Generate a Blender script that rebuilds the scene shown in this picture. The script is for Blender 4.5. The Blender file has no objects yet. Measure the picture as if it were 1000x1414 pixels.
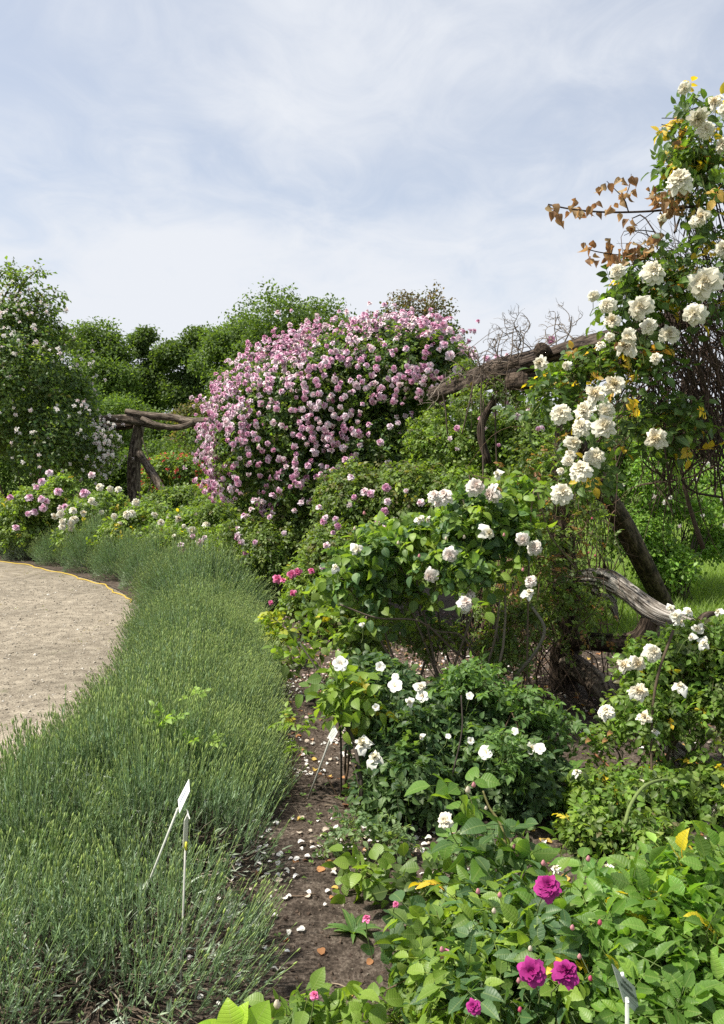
import bpy, math, random
import numpy as np
from mathutils import Matrix, Vector

# ------------------------------------------------------------------ camera, sky, sun, exposure
sc = bpy.context.scene
F = 1100.0            # focal length in photo pixels (photo 1000 x 1414)
EYE = 1.6
HORIZON = 640.0
PITCH = math.atan((707.0 - HORIZON) / F)
cam_d = bpy.data.cameras.new('camera')
cam_d.sensor_fit = 'HORIZONTAL'; cam_d.sensor_width = 36.0; cam_d.lens = 36.0 * F / 1000.0
cam_d.clip_start = 0.05; cam_d.clip_end = 2000.0
cam = bpy.data.objects.new('camera', cam_d)
cam.location = (0, 0, EYE); cam.rotation_euler = (math.radians(90) - PITCH, 0, 0)
sc.collection.objects.link(cam); sc.camera = cam

SUN_TO = Vector((-0.50, -0.10, 0.86)).normalized()     # direction towards the sun
sun_el = math.asin(SUN_TO.z)
world = bpy.data.worlds.new('World'); sc.world = world
world.use_nodes = True
wn, wl = world.node_tree.nodes, world.node_tree.links
wn.clear()
def WN(t, **kw):
    n = wn.new(t)
    for k, v in kw.items(): setattr(n, k, v)
    return n
sky = WN('ShaderNodeTexSky', sky_type='NISHITA', sun_disc=False)
sky.sun_elevation = sun_el
sky.sun_rotation = math.atan2(SUN_TO.x, SUN_TO.y)
sky.air_density = 1.0; sky.dust_density = 1.5
tc = WN('ShaderNodeTexCoord')
sep = WN('ShaderNodeSeparateXYZ'); wl.new(tc.outputs['Generated'], sep.inputs[0])
zc = WN('ShaderNodeMath', operation='MAXIMUM'); wl.new(sep.outputs[2], zc.inputs[0]); zc.inputs[1].default_value = 0.0
za = WN('ShaderNodeMath', operation='ADD'); wl.new(zc.outputs[0], za.inputs[0]); za.inputs[1].default_value = 0.22
dx = WN('ShaderNodeMath', operation='DIVIDE'); wl.new(sep.outputs[0], dx.inputs[0]); wl.new(za.outputs[0], dx.inputs[1])
dy = WN('ShaderNodeMath', operation='DIVIDE'); wl.new(sep.outputs[1], dy.inputs[0]); wl.new(za.outputs[0], dy.inputs[1])
cmb = WN('ShaderNodeCombineXYZ'); wl.new(dx.outputs[0], cmb.inputs[0]); wl.new(dy.outputs[0], cmb.inputs[1])
mp = WN('ShaderNodeMapping'); wl.new(cmb.outputs[0], mp.inputs[0])
mp.inputs['Location'].default_value = (0.35, 0.9, 0.0)
mp.inputs['Rotation'].default_value = (0, 0, 0.5); mp.inputs['Scale'].default_value = (1.0, 1.0, 1.0)
nz = WN('ShaderNodeTexNoise'); nz.inputs['Scale'].default_value = 0.95; nz.inputs['Detail'].default_value = 9
nz.inputs['Roughness'].default_value = 0.50; nz.inputs['Distortion'].default_value = 0.35
wl.new(mp.outputs[0], nz.inputs[0])
nz2 = WN('ShaderNodeTexNoise'); nz2.inputs['Scale'].default_value = 4.5; nz2.inputs['Detail'].default_value = 8
nz2.inputs['Roughness'].default_value = 0.62; nz2.inputs['Distortion'].default_value = 1.4
mp2 = WN('ShaderNodeMapping'); wl.new(cmb.outputs[0], mp2.inputs[0]); mp2.inputs['Scale'].default_value = (1.0, 0.85, 1.0)
mp2.inputs['Rotation'].default_value = (0, 0, -0.7)
wl.new(mp2.outputs[0], nz2.inputs[0])
ma = WN('ShaderNodeMath', operation='MULTIPLY_ADD'); wl.new(nz2.outputs[0], ma.inputs[0]); ma.inputs[1].default_value = 0.30
wl.new(nz.outputs[0], ma.inputs[2])
hz = WN('ShaderNodeMapRange'); wl.new(zc.outputs[0], hz.inputs[0])
hz.inputs[1].default_value = 0.0; hz.inputs[2].default_value = 0.32; hz.inputs[3].default_value = 0.34; hz.inputs[4].default_value = 0.0
ad = WN('ShaderNodeMath', operation='ADD'); wl.new(ma.outputs[0], ad.inputs[0]); wl.new(hz.outputs[0], ad.inputs[1])
rmp = WN('ShaderNodeMapRange', interpolation_type='SMOOTHSTEP'); wl.new(ad.outputs[0], rmp.inputs[0])
rmp.inputs[1].default_value = 0.50; rmp.inputs[2].default_value = 0.84
rmp.inputs[3].default_value = 0.50; rmp.inputs[4].default_value = 1.0
SKY_STRENGTH = 0.10
mix = WN('ShaderNodeMix', data_type='RGBA'); wl.new(rmp.outputs[0], mix.inputs[0])
wl.new(sky.outputs[0], mix.inputs[6])
mix.inputs[7].default_value = (5.1, 5.3, 5.65, 1)      # thin bright cloud veil (times strength)
bg = WN('ShaderNodeBackground'); bg.inputs[1].default_value = SKY_STRENGTH
wl.new(mix.outputs[2], bg.inputs[0])
wo = WN('ShaderNodeOutputWorld'); wl.new(bg.outputs[0], wo.inputs[0])

sun_d = bpy.data.lights.new('sun', 'SUN'); sun_d.energy = 5.0; sun_d.angle = math.radians(2.0); sun_d.color = (1.0, 0.94, 0.82)
sun = bpy.data.objects.new('sun', sun_d); sun.rotation_euler = (-SUN_TO).to_track_quat('-Z', 'Y').to_euler()
sun.location = (-10, -5, 20); sc.collection.objects.link(sun)

vs = sc.view_settings
sc.display_settings.display_device = 'sRGB'
vs.view_transform = 'Standard'; vs.look = 'None'; vs.exposure = 0.72; vs.gamma = 1.0; vs.use_curve_mapping = False
cy = sc.cycles
cy.max_bounces = 6; cy.diffuse_bounces = 4; cy.glossy_bounces = 2; cy.transmission_bounces = 4; cy.transparent_max_bounces = 4
cy.caustics_reflective = False; cy.caustics_refractive = False
cy.use_denoising = False
sc.render.film_transparent = False

# ------------------------------------------------------------------ helpers
C = sc.collection
R = np.random.RandomState
cp, sp = math.cos(PITCH), math.sin(PITCH)

def W(px, py, D):
    """world point seen at photo pixel (px, py), D metres ahead (world y)"""
    u = (px - 500.0) / F; v = (707.0 - py) / F
    d = np.array([u, cp + v * sp, -sp + v * cp])
    return np.array([0, 0, EYE]) + d * (D / d[1])

def G(px, py, z=0.0):
    u = (px - 500.0) / F; v = (707.0 - py) / F
    d = np.array([u, cp + v * sp, -sp + v * cp])
    return np.array([0, 0, EYE]) + d * ((z - EYE) / d[2])

def B(px, py, D, rpx, rpz, ry):
    """ellipsoid: centre at a pixel and depth, half-sizes in photo pixels, depth half-size in metres"""
    return (W(px, py, D), np.array([rpx / F * D, ry, rpz / F * D]))

def project(P):
    q = P - np.array([0, 0, EYE])
    dep = q[:, 1] * cp - q[:, 2] * sp
    up = q[:, 1] * sp + q[:, 2] * cp
    dep = np.maximum(dep, 1e-3)
    return 500 + F * q[:, 0] / dep, 707 - F * up / dep, dep

_H = R(5).rand(4096)
def vnoise(P):
    P = np.asarray(P, float); i = np.floor(P).astype(np.int64); f = P - i; f = f * f * (3 - 2 * f)
    def h(a, b, c): return _H[((i[..., 0] + a) * 73856093 ^ (i[..., 1] + b) * 19349663 ^ (i[..., 2] + c) * 83492791) & 4095]
    x, y, z = f[..., 0], f[..., 1], f[..., 2]
    c00 = h(0,0,0)*(1-x)+h(1,0,0)*x; c10 = h(0,1,0)*(1-x)+h(1,1,0)*x
    c01 = h(0,0,1)*(1-x)+h(1,0,1)*x; c11 = h(0,1,1)*(1-x)+h(1,1,1)*x
    return (c00*(1-y)+c10*y)*(1-z)+(c01*(1-y)+c11*y)*z
def fbm(P, o=3):
    P = np.asarray(P, float); s = 0; a = 1; t = 0
    for k in range(o): s = s + a * vnoise(P * 2**k + k * 7.3); t += a; a *= .5
    return s / t

def norm(v):
    return v / np.maximum(np.linalg.norm(v, axis=-1, keepdims=True), 1e-9)
def frames(d, n):
    """rotation matrices whose Y is d and whose Z is near n"""
    y = norm(d); x = norm(np.cross(y, n)); z = np.cross(x, y)
    return np.stack([x, y, z], axis=-1)
def frames_z(axis, rs):
    z = norm(axis); r = rs.normal(size=z.shape); x = norm(np.cross(z, r)); y = np.cross(z, x)
    return np.stack([x, y, z], axis=-1)

class T:
    """a template: vertices, faces, optional per-vertex colour multiplier/override and leaf coordinates"""
    def __init__(s, v, f, col=None, lc=None):
        s.v = np.array(v, float); s.loops = np.array([i for q in f for i in q], np.int64); s.tot = np.array([len(q) for q in f], np.int64)
        s.col = None if col is None else np.array(col, float); s.lc = np.zeros((len(s.v), 3)) if lc is None else np.array(lc, float)
def join_t(items):
    """items: list of (T, M 3x3, offset, scale)"""
    v, lo, to, co, lc, n = [], [], [], [], [], 0
    for t, M, o, s in items:
        v.append((t.v * s) @ M.T + o); lo.append(t.loops + n); to.append(t.tot); lc.append(t.lc)
        co.append(t.col if t.col is not None else np.ones((len(t.v), 3))); n += len(t.v)
    r = T.__new__(T); r.v = np.vstack(v); r.loops = np.concatenate(lo); r.tot = np.concatenate(to); r.col = np.vstack(co); r.lc = np.vstack(lc)
    return r

class MB:
    def __init__(s): s.v, s.l, s.t, s.c, s.k, s.n = [], [], [], [], [], 0
    def raw(s, v, loops, tot, col, lc=None):
        v = np.asarray(v, float); s.v.append(v); s.l.append(np.asarray(loops) + s.n); s.t.append(np.asarray(tot))
        col = np.asarray(col, float); s.c.append(np.broadcast_to(col, v.shape).copy()); s.k.append(np.zeros_like(v) if lc is None else lc); s.n += len(v)
    def inst(s, t, pos, M, scale, col):
        m = len(pos)
        if m == 0: return
        scale = np.asarray(scale, float)
        if scale.ndim == 0: scale = np.full(m, scale)
        if scale.ndim == 1: scale = scale[:, None]
        tv = t.v[None] * scale[:, None, :]
        v = np.einsum('mij,mnj->mni', M, tv) + pos[:, None]
        nv = len(t.v)
        loops = (t.loops[None] + (np.arange(m) * nv)[:, None]).ravel()
        col = np.broadcast_to(np.asarray(col, float), (m, 3))[:, None, :]
        tcol = np.ones((nv, 3)) if t.col is None else t.col
        s.raw(v.reshape(-1, 3), loops, np.tile(t.tot, m), (col * tcol[None]).reshape(-1, 3), np.tile(t.lc, (m, 1)))
    def tube(s, pts, rad, sides=6, col=(.1, .07, .05), rough=0.0, seed=0, cap=True, fr=(3.0, 5.0)):
        pts = np.asarray(pts, float); n = len(pts); rad = np.broadcast_to(np.asarray(rad, float), (n,))
        d = norm(np.gradient(pts, axis=0)); ref = np.array([0.0, 0, 1]) if abs(d[0, 2]) < .8 else np.array([1.0, 0, 0])
        x = norm(np.cross(d, ref)); 
        for i in range(1, n):                       # parallel transport
            xi = x[i-1] - d[i] * np.dot(x[i-1], d[i]); x[i] = xi / max(np.linalg.norm(xi), 1e-9)
        y = np.cross(d, x); a = np.linspace(0, 2*math.pi, sides, endpoint=False)
        cs = np.stack([np.cos(a), np.sin(a)], -1)
        L = np.concatenate([[0], np.cumsum(np.linalg.norm(np.diff(pts, axis=0), axis=1))])
        rr = np.repeat(rad[:, None], sides, 1)
        if rough:
            q = np.zeros((n, sides, 3)); q[..., 0] = cs[:, 0] * fr[0]; q[..., 1] = cs[:, 1] * fr[0]; q[..., 2] = L[:, None] * fr[1] + seed * 9.1
            q0 = q * np.array([.5, .5, .8]); q2 = q * np.array([2.6, 2.6, .45]); q3 = q * np.array([6, 6, 1.3])
            rr = rr * (1 + rough * 1.5 * (vnoise(q0) - .5) + rough * 1.3 * (vnoise(q2) - .5) + rough * .8 * (vnoise(q3) - .5))
        v = pts[:, None] + (x[:, None] * cs[None, :, :1] + y[:, None] * cs[None, :, 1:]) * rr[..., None]
        i = np.arange(n - 1)[:, None] * sides; j = np.arange(sides)[None]; j2 = (j + 1) % sides
        f = np.stack([i + j, i + j2, i + sides + j2, i + sides + j], -1).reshape(-1)
        loops = f; tot = np.full((n - 1) * sides, 4); v = v.reshape(-1, 3)
        lc = np.stack([np.tile(cs[:, 0], n), np.tile(cs[:, 1], n), np.repeat(L, sides)], -1)
        if cap:
            loops = np.concatenate([loops, np.arange(sides)[::-1], np.arange(sides) + (n-1)*sides]); tot = np.concatenate([tot, [sides, sides]])
        s.raw(v, loops, tot, col, lc)
    def box(s, c, h, M=None, col=(.5, .5, .5)):
        v = np.array([[x, y, z] for z in (-1, 1) for y in (-1, 1) for x in (-1, 1)], float) * np.array(h)
        if M is not None: v = v @ np.array(M).T
        s.raw(v + np.array(c), [0,2,3,1, 4,5,7,6, 0,1,5,4, 2,6,7,3, 0,4,6,2, 1,3,7,5], [4]*6, col)
    def mesh(s, name, mat, smooth=True):
        me = bpy.data.meshes.new(name)
        v = np.vstack(s.v).astype(np.float32); lo = np.concatenate(s.l).astype(np.int32); to = np.concatenate(s.t).astype(np.int32)
        me.vertices.add(len(v)); me.vertices.foreach_set('co', v.ravel())
        me.loops.add(len(lo)); me.loops.foreach_set('vertex_index', lo)
        me.polygons.add(len(to)); st = np.zeros(len(to), np.int32); st[1:] = np.cumsum(to)[:-1]
        me.polygons.foreach_set('loop_start', st)
        me.update(calc_edges=True)
        me.polygons.foreach_set('use_smooth', np.full(len(to), smooth))
        a = me.color_attributes.new('Col', 'FLOAT_COLOR', 'POINT'); c = np.ones((len(v), 4), np.float32); c[:, :3] = np.clip(np.vstack(s.c), 0, 1)
        a.data.foreach_set('color', c.ravel())
        k = np.vstack(s.k).astype(np.float32)
        if np.abs(k).max() > 0:
            a = me.attributes.new('lc', 'FLOAT_VECTOR', 'POINT'); a.data.foreach_set('vector', k.ravel())
        me.materials.append(mat)
        global TRIS; TRIS += int((to - 2).sum())
        return me
    def build(s, name, mat, parent=None, smooth=True, kind=None, label=None):
        if not s.v: return None
        me = s.mesh(name, mat, smooth)
        o = bpy.data.objects.new(name, me); C.objects.link(o)
        if parent is not None:
            o.parent = parent
            off = np.array(parent.location)
            me.vertices.foreach_set('co', (np.vstack(s.v) - off).astype(np.float32).ravel()); me.update()
        if kind: o['kind'] = kind
        if label: o['label'] = label
        return o
TRIS = 0

def put(me, name, pos, M, s, parent, label=None):
    o = bpy.data.objects.new(name, me); C.objects.link(o); o.parent = parent
    p = np.asarray(pos, float) - np.array(parent.location)
    m = Matrix([[M[i][j] * s for j in range(3)] + [p[i]] for i in range(3)] + [[0, 0, 0, 1]])
    o.matrix_basis = m
    if label: o['label'] = label
    return o
def thing(name, label, cat, loc, group=None):
    o = bpy.data.objects.new(name, None); C.objects.link(o); o.location = [float(q) for q in loc]
    o.empty_display_size = .1
    o['label'] = label; o['category'] = cat
    if group: o['group'] = group
    return o
def tag(o, label=None, cat=None, group=None, kind=None):
    for k, v in (('label', label), ('category', cat), ('group', group), ('kind', kind)):
        if v: o[k] = v
    return o
def smooth_line(P, n=8):
    P = np.asarray(P, float); out = []
    Q = np.vstack([2*P[0]-P[1], P, 2*P[-1]-P[-2]])
    for i in range(1, len(Q)-2):
        for t in np.linspace(0, 1, n, endpoint=False):
            out.append(.5*((2*Q[i])+(-Q[i-1]+Q[i+1])*t+(2*Q[i-1]-5*Q[i]+4*Q[i+1]-Q[i+2])*t*t+(-Q[i-1]+3*Q[i]-3*Q[i+1]+Q[i+2])*t**3))
    out.append(P[-1]); return np.array(out)

# ------------------------------------------------------------------ materials
def mat_new(name):
    m = bpy.data.materials.new(name); m.use_nodes = True; m.node_tree.nodes.clear(); return m, m.node_tree.nodes, m.node_tree.links
def leaf_mat(name, trans=.32, rough=.45, spec=.4, tint=(1.45, 1.45, .5), veins=True):
    m, n, l = mat_new(name)
    out = n.new('ShaderNodeOutputMaterial'); at = n.new('ShaderNodeVertexColor'); at.layer_name = 'Col'
    geo = n.new('ShaderNodeNewGeometry')
    p = n.new('ShaderNodeBsdfPrincipled'); p.inputs['Roughness'].default_value = rough; p.inputs['Specular IOR Level'].default_value = spec
    tcn = n.new('ShaderNodeTexCoord'); nz = n.new('ShaderNodeTexNoise'); nz.inputs['Scale'].default_value = 35; nz.inputs['Detail'].default_value = 3
    l.new(tcn.outputs['Object'], nz.inputs[0])
    mr = n.new('ShaderNodeMapRange'); mr.inputs[3].default_value = .95; mr.inputs[4].default_value = 1.62; l.new(nz.outputs[0], mr.inputs[0])
    mu = n.new('ShaderNodeVectorMath'); mu.operation = 'SCALE'; l.new(at.outputs[0], mu.inputs[0]); l.new(mr.outputs[0], mu.inputs['Scale'])
    base = mu.outputs[0]
    if veins:
        la = n.new('ShaderNodeAttribute'); la.attribute_name = 'lc'; sx = n.new('ShaderNodeSeparateXYZ'); l.new(la.outputs['Vector'], sx.inputs[0])
        ab = n.new('ShaderNodeMath'); ab.operation = 'ABSOLUTE'; l.new(sx.outputs[0], ab.inputs[0])
        a1 = n.new('ShaderNodeMath'); a1.operation = 'MULTIPLY_ADD'; l.new(ab.outputs[0], a1.inputs[0]); a1.inputs[1].default_value = -.35; l.new(sx.outputs[1], a1.inputs[2])
        a2 = n.new('ShaderNodeMath'); a2.operation = 'MULTIPLY'; l.new(a1.outputs[0], a2.inputs[0]); a2.inputs[1].default_value = 50
        a3 = n.new('ShaderNodeMath'); a3.operation = 'SINE'; l.new(a2.outputs[0], a3.inputs[0])
        a4 = n.new('ShaderNodeMapRange'); l.new(a3.outputs[0], a4.inputs[0]); a4.inputs[1].default_value = .5; a4.inputs[2].default_value = 1
        bm = n.new('ShaderNodeBump'); bm.inputs['Strength'].default_value = .35; bm.inputs['Distance'].default_value = .0015; bm.invert = True
        l.new(a4.outputs[0], bm.inputs['Height']); l.new(bm.outputs[0], p.inputs['Normal'])
        mid = n.new('ShaderNodeMapRange'); l.new(ab.outputs[0], mid.inputs[0]); mid.inputs[1].default_value = .006; mid.inputs[2].default_value = .03
        mid.inputs[3].default_value = 1; mid.inputs[4].default_value = 0
        has = n.new('ShaderNodeMath'); has.operation = 'GREATER_THAN'; l.new(sx.outputs[2], has.inputs[0]); has.inputs[1].default_value = .5
        mh = n.new('ShaderNodeMath'); mh.operation = 'MULTIPLY'; l.new(mid.outputs[0], mh.inputs[0]); l.new(has.outputs[0], mh.inputs[1])
        mh2 = n.new('ShaderNodeMath'); mh2.operation = 'MULTIPLY'; l.new(mh.outputs[0], mh2.inputs[0]); mh2.inputs[1].default_value = .35
        mx = n.new('ShaderNodeMix'); mx.data_type = 'RGBA'; l.new(mh2.outputs[0], mx.inputs[0]); l.new(base, mx.inputs[6]); mx.inputs[7].default_value = (.3, .36, .12, 1)
        base = mx.outputs[2]
    # leaf undersides are paler and greyer
    bk = n.new('ShaderNodeMix'); bk.data_type = 'RGBA'; bf = n.new('ShaderNodeMath'); bf.operation = 'MULTIPLY'; l.new(geo.outputs['Backfacing'], bf.inputs[0]); bf.inputs[1].default_value = .3
    l.new(bf.outputs[0], bk.inputs[0]); l.new(base, bk.inputs[6]); bk.inputs[7].default_value = (.16, .2, .1, 1)
    l.new(bk.outputs[2], p.inputs['Base Color'])
    tr = n.new('ShaderNodeBsdfTranslucent'); tm = n.new('ShaderNodeVectorMath'); tm.operation = 'MULTIPLY'; l.new(base, tm.inputs[0]); tm.inputs[1].default_value = [x * 1.5 for x in tint]
    l.new(tm.outputs[0], tr.inputs[0])
    ms = n.new('ShaderNodeMixShader'); ms.inputs[0].default_value = trans; l.new(p.outputs[0], ms.inputs[1]); l.new(tr.outputs[0], ms.inputs[2]); l.new(ms.outputs[0], out.inputs[0])
    return m
def petal_mat(name, trans=.3):
    m, n, l = mat_new(name)
    out = n.new('ShaderNodeOutputMaterial'); at = n.new('ShaderNodeVertexColor'); at.layer_name = 'Col'
    p = n.new('ShaderNodeBsdfPrincipled'); p.inputs['Roughness'].default_value = .65; p.inputs['Specular IOR Level'].default_value = .15
    l.new(at.outputs[0], p.inputs['Base Color'])
    tr = n.new('ShaderNodeBsdfTranslucent'); l.new(at.outputs[0], tr.inputs[0])
    ms = n.new('ShaderNodeMixShader'); ms.inputs[0].default_value = trans; l.new(p.outputs[0], ms.inputs[1]); l.new(tr.outputs[0], ms.inputs[2]); l.new(ms.outputs[0], out.inputs[0])
    return m
def plain_mat(name, rough=.7, spec=.2, bump=0, scale=60):
    m, n, l = mat_new(name)
    out = n.new('ShaderNodeOutputMaterial'); at = n.new('ShaderNodeVertexColor'); at.layer_name = 'Col'
    p = n.new('ShaderNodeBsdfPrincipled'); p.inputs['Roughness'].default_value = rough; p.inputs['Specular IOR Level'].default_value = spec
    tcn = n.new('ShaderNodeTexCoord'); nz = n.new('ShaderNodeTexNoise'); nz.inputs['Scale'].default_value = scale; nz.inputs['Detail'].default_value = 5
    l.new(tcn.outputs['Object'], nz.inputs[0])
    mr = n.new('ShaderNodeMapRange'); mr.inputs[3].default_value = .7; mr.inputs[4].default_value = 1.3; l.new(nz.outputs[0], mr.inputs[0])
    mu = n.new('ShaderNodeVectorMath'); mu.operation = 'SCALE'; l.new(at.outputs[0], mu.inputs[0]); l.new(mr.outputs[0], mu.inputs['Scale'])
    l.new(mu.outputs[0], p.inputs['Base Color'])
    if bump:
        b = n.new('ShaderNodeBump'); b.inputs['Distance'].default_value = bump; l.new(nz.outputs[0], b.inputs['Height']); l.new(b.outputs[0], p.inputs['Normal'])
    l.new(p.outputs[0], out.inputs[0]); return m
def bark_mat(name, c1, c2, c3, grain=9.0, along=2.2, patch=.5):
    m, n, l = mat_new(name)
    out = n.new('ShaderNodeOutputMaterial'); la = n.new('ShaderNodeAttribute'); la.attribute_name = 'lc'
    p = n.new('ShaderNodeBsdfPrincipled'); p.inputs['Roughness'].default_value = .85; p.inputs['Specular IOR Level'].default_value = .15
    mp = n.new('ShaderNodeMapping'); mp.inputs['Scale'].default_value = (1, 1, along / grain * 2.0); l.new(la.outputs['Vector'], mp.inputs[0])
    nz = n.new('ShaderNodeTexNoise'); nz.inputs['Scale'].default_value = grain; nz.inputs['Detail'].default_value = 8; nz.inputs['Roughness'].default_value = .65; l.new(mp.outputs[0], nz.inputs[0])
    vo = n.new('ShaderNodeTexNoise'); vo.inputs['Scale'].default_value = grain * .35; vo.inputs['Detail'].default_value = 4; l.new(mp.outputs[0], vo.inputs[0])
    rp = n.new('ShaderNodeValToRGB'); l.new(nz.outputs[0], rp.inputs[0]); e = rp.color_ramp.elements
    e[0].position = .40; e[0].color = c1 + (1,); e[1].position = .62; e[1].color = c3 + (1,); q = rp.color_ramp.elements.new(.5); q.color = c2 + (1,)
    # lichen and weathering patches with their own shape
    tcn = n.new('ShaderNodeTexCoord'); pn = n.new('ShaderNodeTexNoise'); pn.inputs['Scale'].default_value = 14; pn.inputs['Detail'].default_value = 6; l.new(tcn.outputs['Object'], pn.inputs[0])
    pr = n.new('ShaderNodeMapRange'); pr.inputs[1].default_value = .58; pr.inputs[2].default_value = .68; pr.inputs[3].default_value = 0; pr.inputs[4].default_value = patch; l.new(pn.outputs[0], pr.inputs[0])
    mx = n.new('ShaderNodeMix'); mx.data_type = 'RGBA'; l.new(pr.outputs[0], mx.inputs[0]); l.new(rp.outputs[0], mx.inputs[6]); mx.inputs[7].default_value = tuple(min(1, x * 1.35 + .03) for x in c3) + (1,)
    l.new(mx.outputs[2], p.inputs['Base Color'])
    b = n.new('ShaderNodeBump'); b.inputs['Distance'].default_value = .012; b.inputs['Strength'].default_value = .9; l.new(nz.outputs[0], b.inputs['Height'])
    l.new(b.outputs[0], p.inputs['Normal']); l.new(p.outputs[0], out.inputs[0]); return m
def ground_mat(name, cols, scales, bump=.01, dist_detail=14, spots=None):
    m, n, l = mat_new(name)
    out = n.new('ShaderNodeOutputMaterial'); p = n.new('ShaderNodeBsdfPrincipled'); p.inputs['Roughness'].default_value = .95; p.inputs['Specular IOR Level'].default_value = .1
    tcn = n.new('ShaderNodeTexCoord')
    def noise(s, d=8, r=.6):
        z = n.new('ShaderNodeTexNoise'); z.inputs['Scale'].default_value = s; z.inputs['Detail'].default_value = d; z.inputs['Roughness'].default_value = r; l.new(tcn.outputs['Object'], z.inputs[0]); return z
    big, fine, grit = noise(scales[0]), noise(scales[1]), noise(scales[2], 3, .7)
    rp = n.new('ShaderNodeValToRGB'); ad = n.new('ShaderNodeMath'); ad.operation = 'MULTIPLY_ADD'; l.new(grit.outputs[0], ad.inputs[0]); ad.inputs[1].default_value = .9
    sb = n.new('ShaderNodeMath'); sb.operation = 'MULTIPLY_ADD'; l.new(fine.outputs[0], sb.inputs[0]); sb.inputs[1].default_value = .6; sb.inputs[2].default_value = -.25; l.new(sb.outputs[0], ad.inputs[2])
    l.new(ad.outputs[0], rp.inputs[0]); e = rp.color_ramp.elements
    e[0].position = .3; e[0].color = cols[0] + (1,); e[1].position = .72; e[1].color = cols[2] + (1,); q = rp.color_ramp.elements.new(.5); q.color = cols[1] + (1,)
    br = n.new('ShaderNodeMapRange'); br.inputs[1].default_value = .3; br.inputs[2].default_value = .7; br.inputs[3].default_value = .68; br.inputs[4].default_value = 1.22; l.new(big.outputs[0], br.inputs[0])
    mu = n.new('ShaderNodeVectorMath'); mu.operation = 'SCALE'; l.new(rp.outputs[0], mu.inputs[0]); l.new(br.outputs[0], mu.inputs['Scale'])
    col = mu.outputs[0]
    if spots:
        z = noise(spots[1], 5, .6); mr = n.new('ShaderNodeMapRange'); mr.inputs[1].default_value = spots[2]; mr.inputs[2].default_value = spots[2] + .08; mr.inputs[4].default_value = spots[3]; l.new(z.outputs[0], mr.inputs[0])
        mx = n.new('ShaderNodeMix'); mx.data_type = 'RGBA'; l.new(mr.outputs[0], mx.inputs[0]); l.new(col, mx.inputs[6]); mx.inputs[7].default_value = spots[0] + (1,); col = mx.outputs[2]
    l.new(col, p.inputs['Base Color'])
    b = n.new('ShaderNodeBump'); b.inputs['Distance'].default_value = bump; b.inputs['Strength'].default_value = 1; l.new(grit.outputs[0], b.inputs['Height'])
    b2 = n.new('ShaderNodeBump'); b2.inputs['Distance'].default_value = bump * 3; b2.inputs['Strength'].default_value = .7; l.new(fine.outputs[0], b2.inputs['Height']); l.new(b.outputs[0], b2.inputs['Normal'])
    l.new(b2.outputs[0], p.inputs['Normal']); l.new(p.outputs[0], out.inputs[0]); return m

M_LEAF = leaf_mat('rose_leaf', trans=.38)
M_FAR = leaf_mat('far_foliage', trans=.38, rough=.6, spec=.25, veins=False)
M_LAV = leaf_mat('lavender_green', trans=.25, rough=.5, spec=.35, tint=(1, 1.1, .7), veins=False)
M_PETAL = petal_mat('rose_petal')
M_DRY = leaf_mat('dry_leaf', trans=.35, rough=.7, spec=.15, tint=(1.2, .9, .6), veins=False)
M_TWIG = plain_mat('twig_bark', .8, .2, .002, 90)
M_BARK = bark_mat('grey_bark', (.022, .016, .012), (.085, .066, .05), (.20, .165, .13), 3.2, 3.0)
M_DARKBARK = bark_mat('dark_bark', (.012, .009, .007), (.05, .036, .027), (.12, .09, .068), 3.0, 3.0, .25)
M_SILVER = bark_mat('silvered_wood', (.035, .027, .021), (.24, .21, .18), (.54, .50, .46), 4.6, 3.4, .5)
M_TREEBARK = bark_mat('tree_bark', (.012, .01, .008), (.04, .032, .025), (.09, .075, .06), 2.5, 3.0, .2)
M_PLATE = plain_mat('label_plate', .35, .5, 0, 8)
M_INK = plain_mat('label_ink', .5, .3)
M_METAL = plain_mat('stake_metal', .45, .5, 0, 30)
M_HOSE = plain_mat('hose_plastic', .45, .4, .001, 200)
M_STONE = plain_mat('pebble', .9, .15, .002, 80)
M_GRAVEL = ground_mat('gravel_path', ((.10, .085, .066), (.225, .195, .153), (.42, .375, .30)), (.8, 9, 75), .006, spots=((.10, .115, .05), 2.6, .66, .55))
M_SOIL = ground_mat('garden_soil', ((.026, .020, .016), (.072, .056, .045), (.17, .14, .115)), (1.1, 14, 70), .008)
M_LAWN = ground_mat('lawn', ((.06, .085, .018), (.12, .18, .035), (.19, .26, .06)), (.25, 4, 40), .03)

# ------------------------------------------------------------------ leaf and blossom shapes
def leaflet(w=.55, fold=.18, droop=.15, rows=3, twist=0.0, tip=1.0, wav=.0, rs=None, saw=.0):
    """one leaflet, length 1 along +Y, upper face +Z"""
    v = [[0, 0, 0]]; lc = [[0, 0, 1]]
    ts = np.linspace(0, 1, rows + 2)[1:-1]
    ts = ts ** .85
    for ti_, t in enumerate(ts):
        h = w * .5 * math.sin(math.pi * t ** .82) ** .85 * (1 + (saw if ti_ % 2 else -saw))
        z = -droop * t * t; tw = twist * t
        for s in (-1, 0, 1):
            jz = 0 if rs is None or s == 0 else rs.normal() * wav
            v.append([s * h * math.cos(tw), t, z + abs(s) * h * fold * 2 + s * h * math.sin(tw) + jz]); lc.append([s * h, t, 1])
    v.append([0, tip, -droop * 1.15]); lc.append([0, 1, 1]); f = []
    f += [[0, 2, 1], [0, 3, 2]]
    for r in range(rows - 1):
        a = 1 + 3 * r; f += [[a, a+1, a+4, a+3], [a+1, a+2, a+5, a+4]]
    a = 1 + 3 * (rows - 1); k = len(v) - 1; f += [[a, a+1, k], [a+1, a+2, k]]
    return T(v, f, None, lc)
I3 = np.eye(3)
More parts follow.
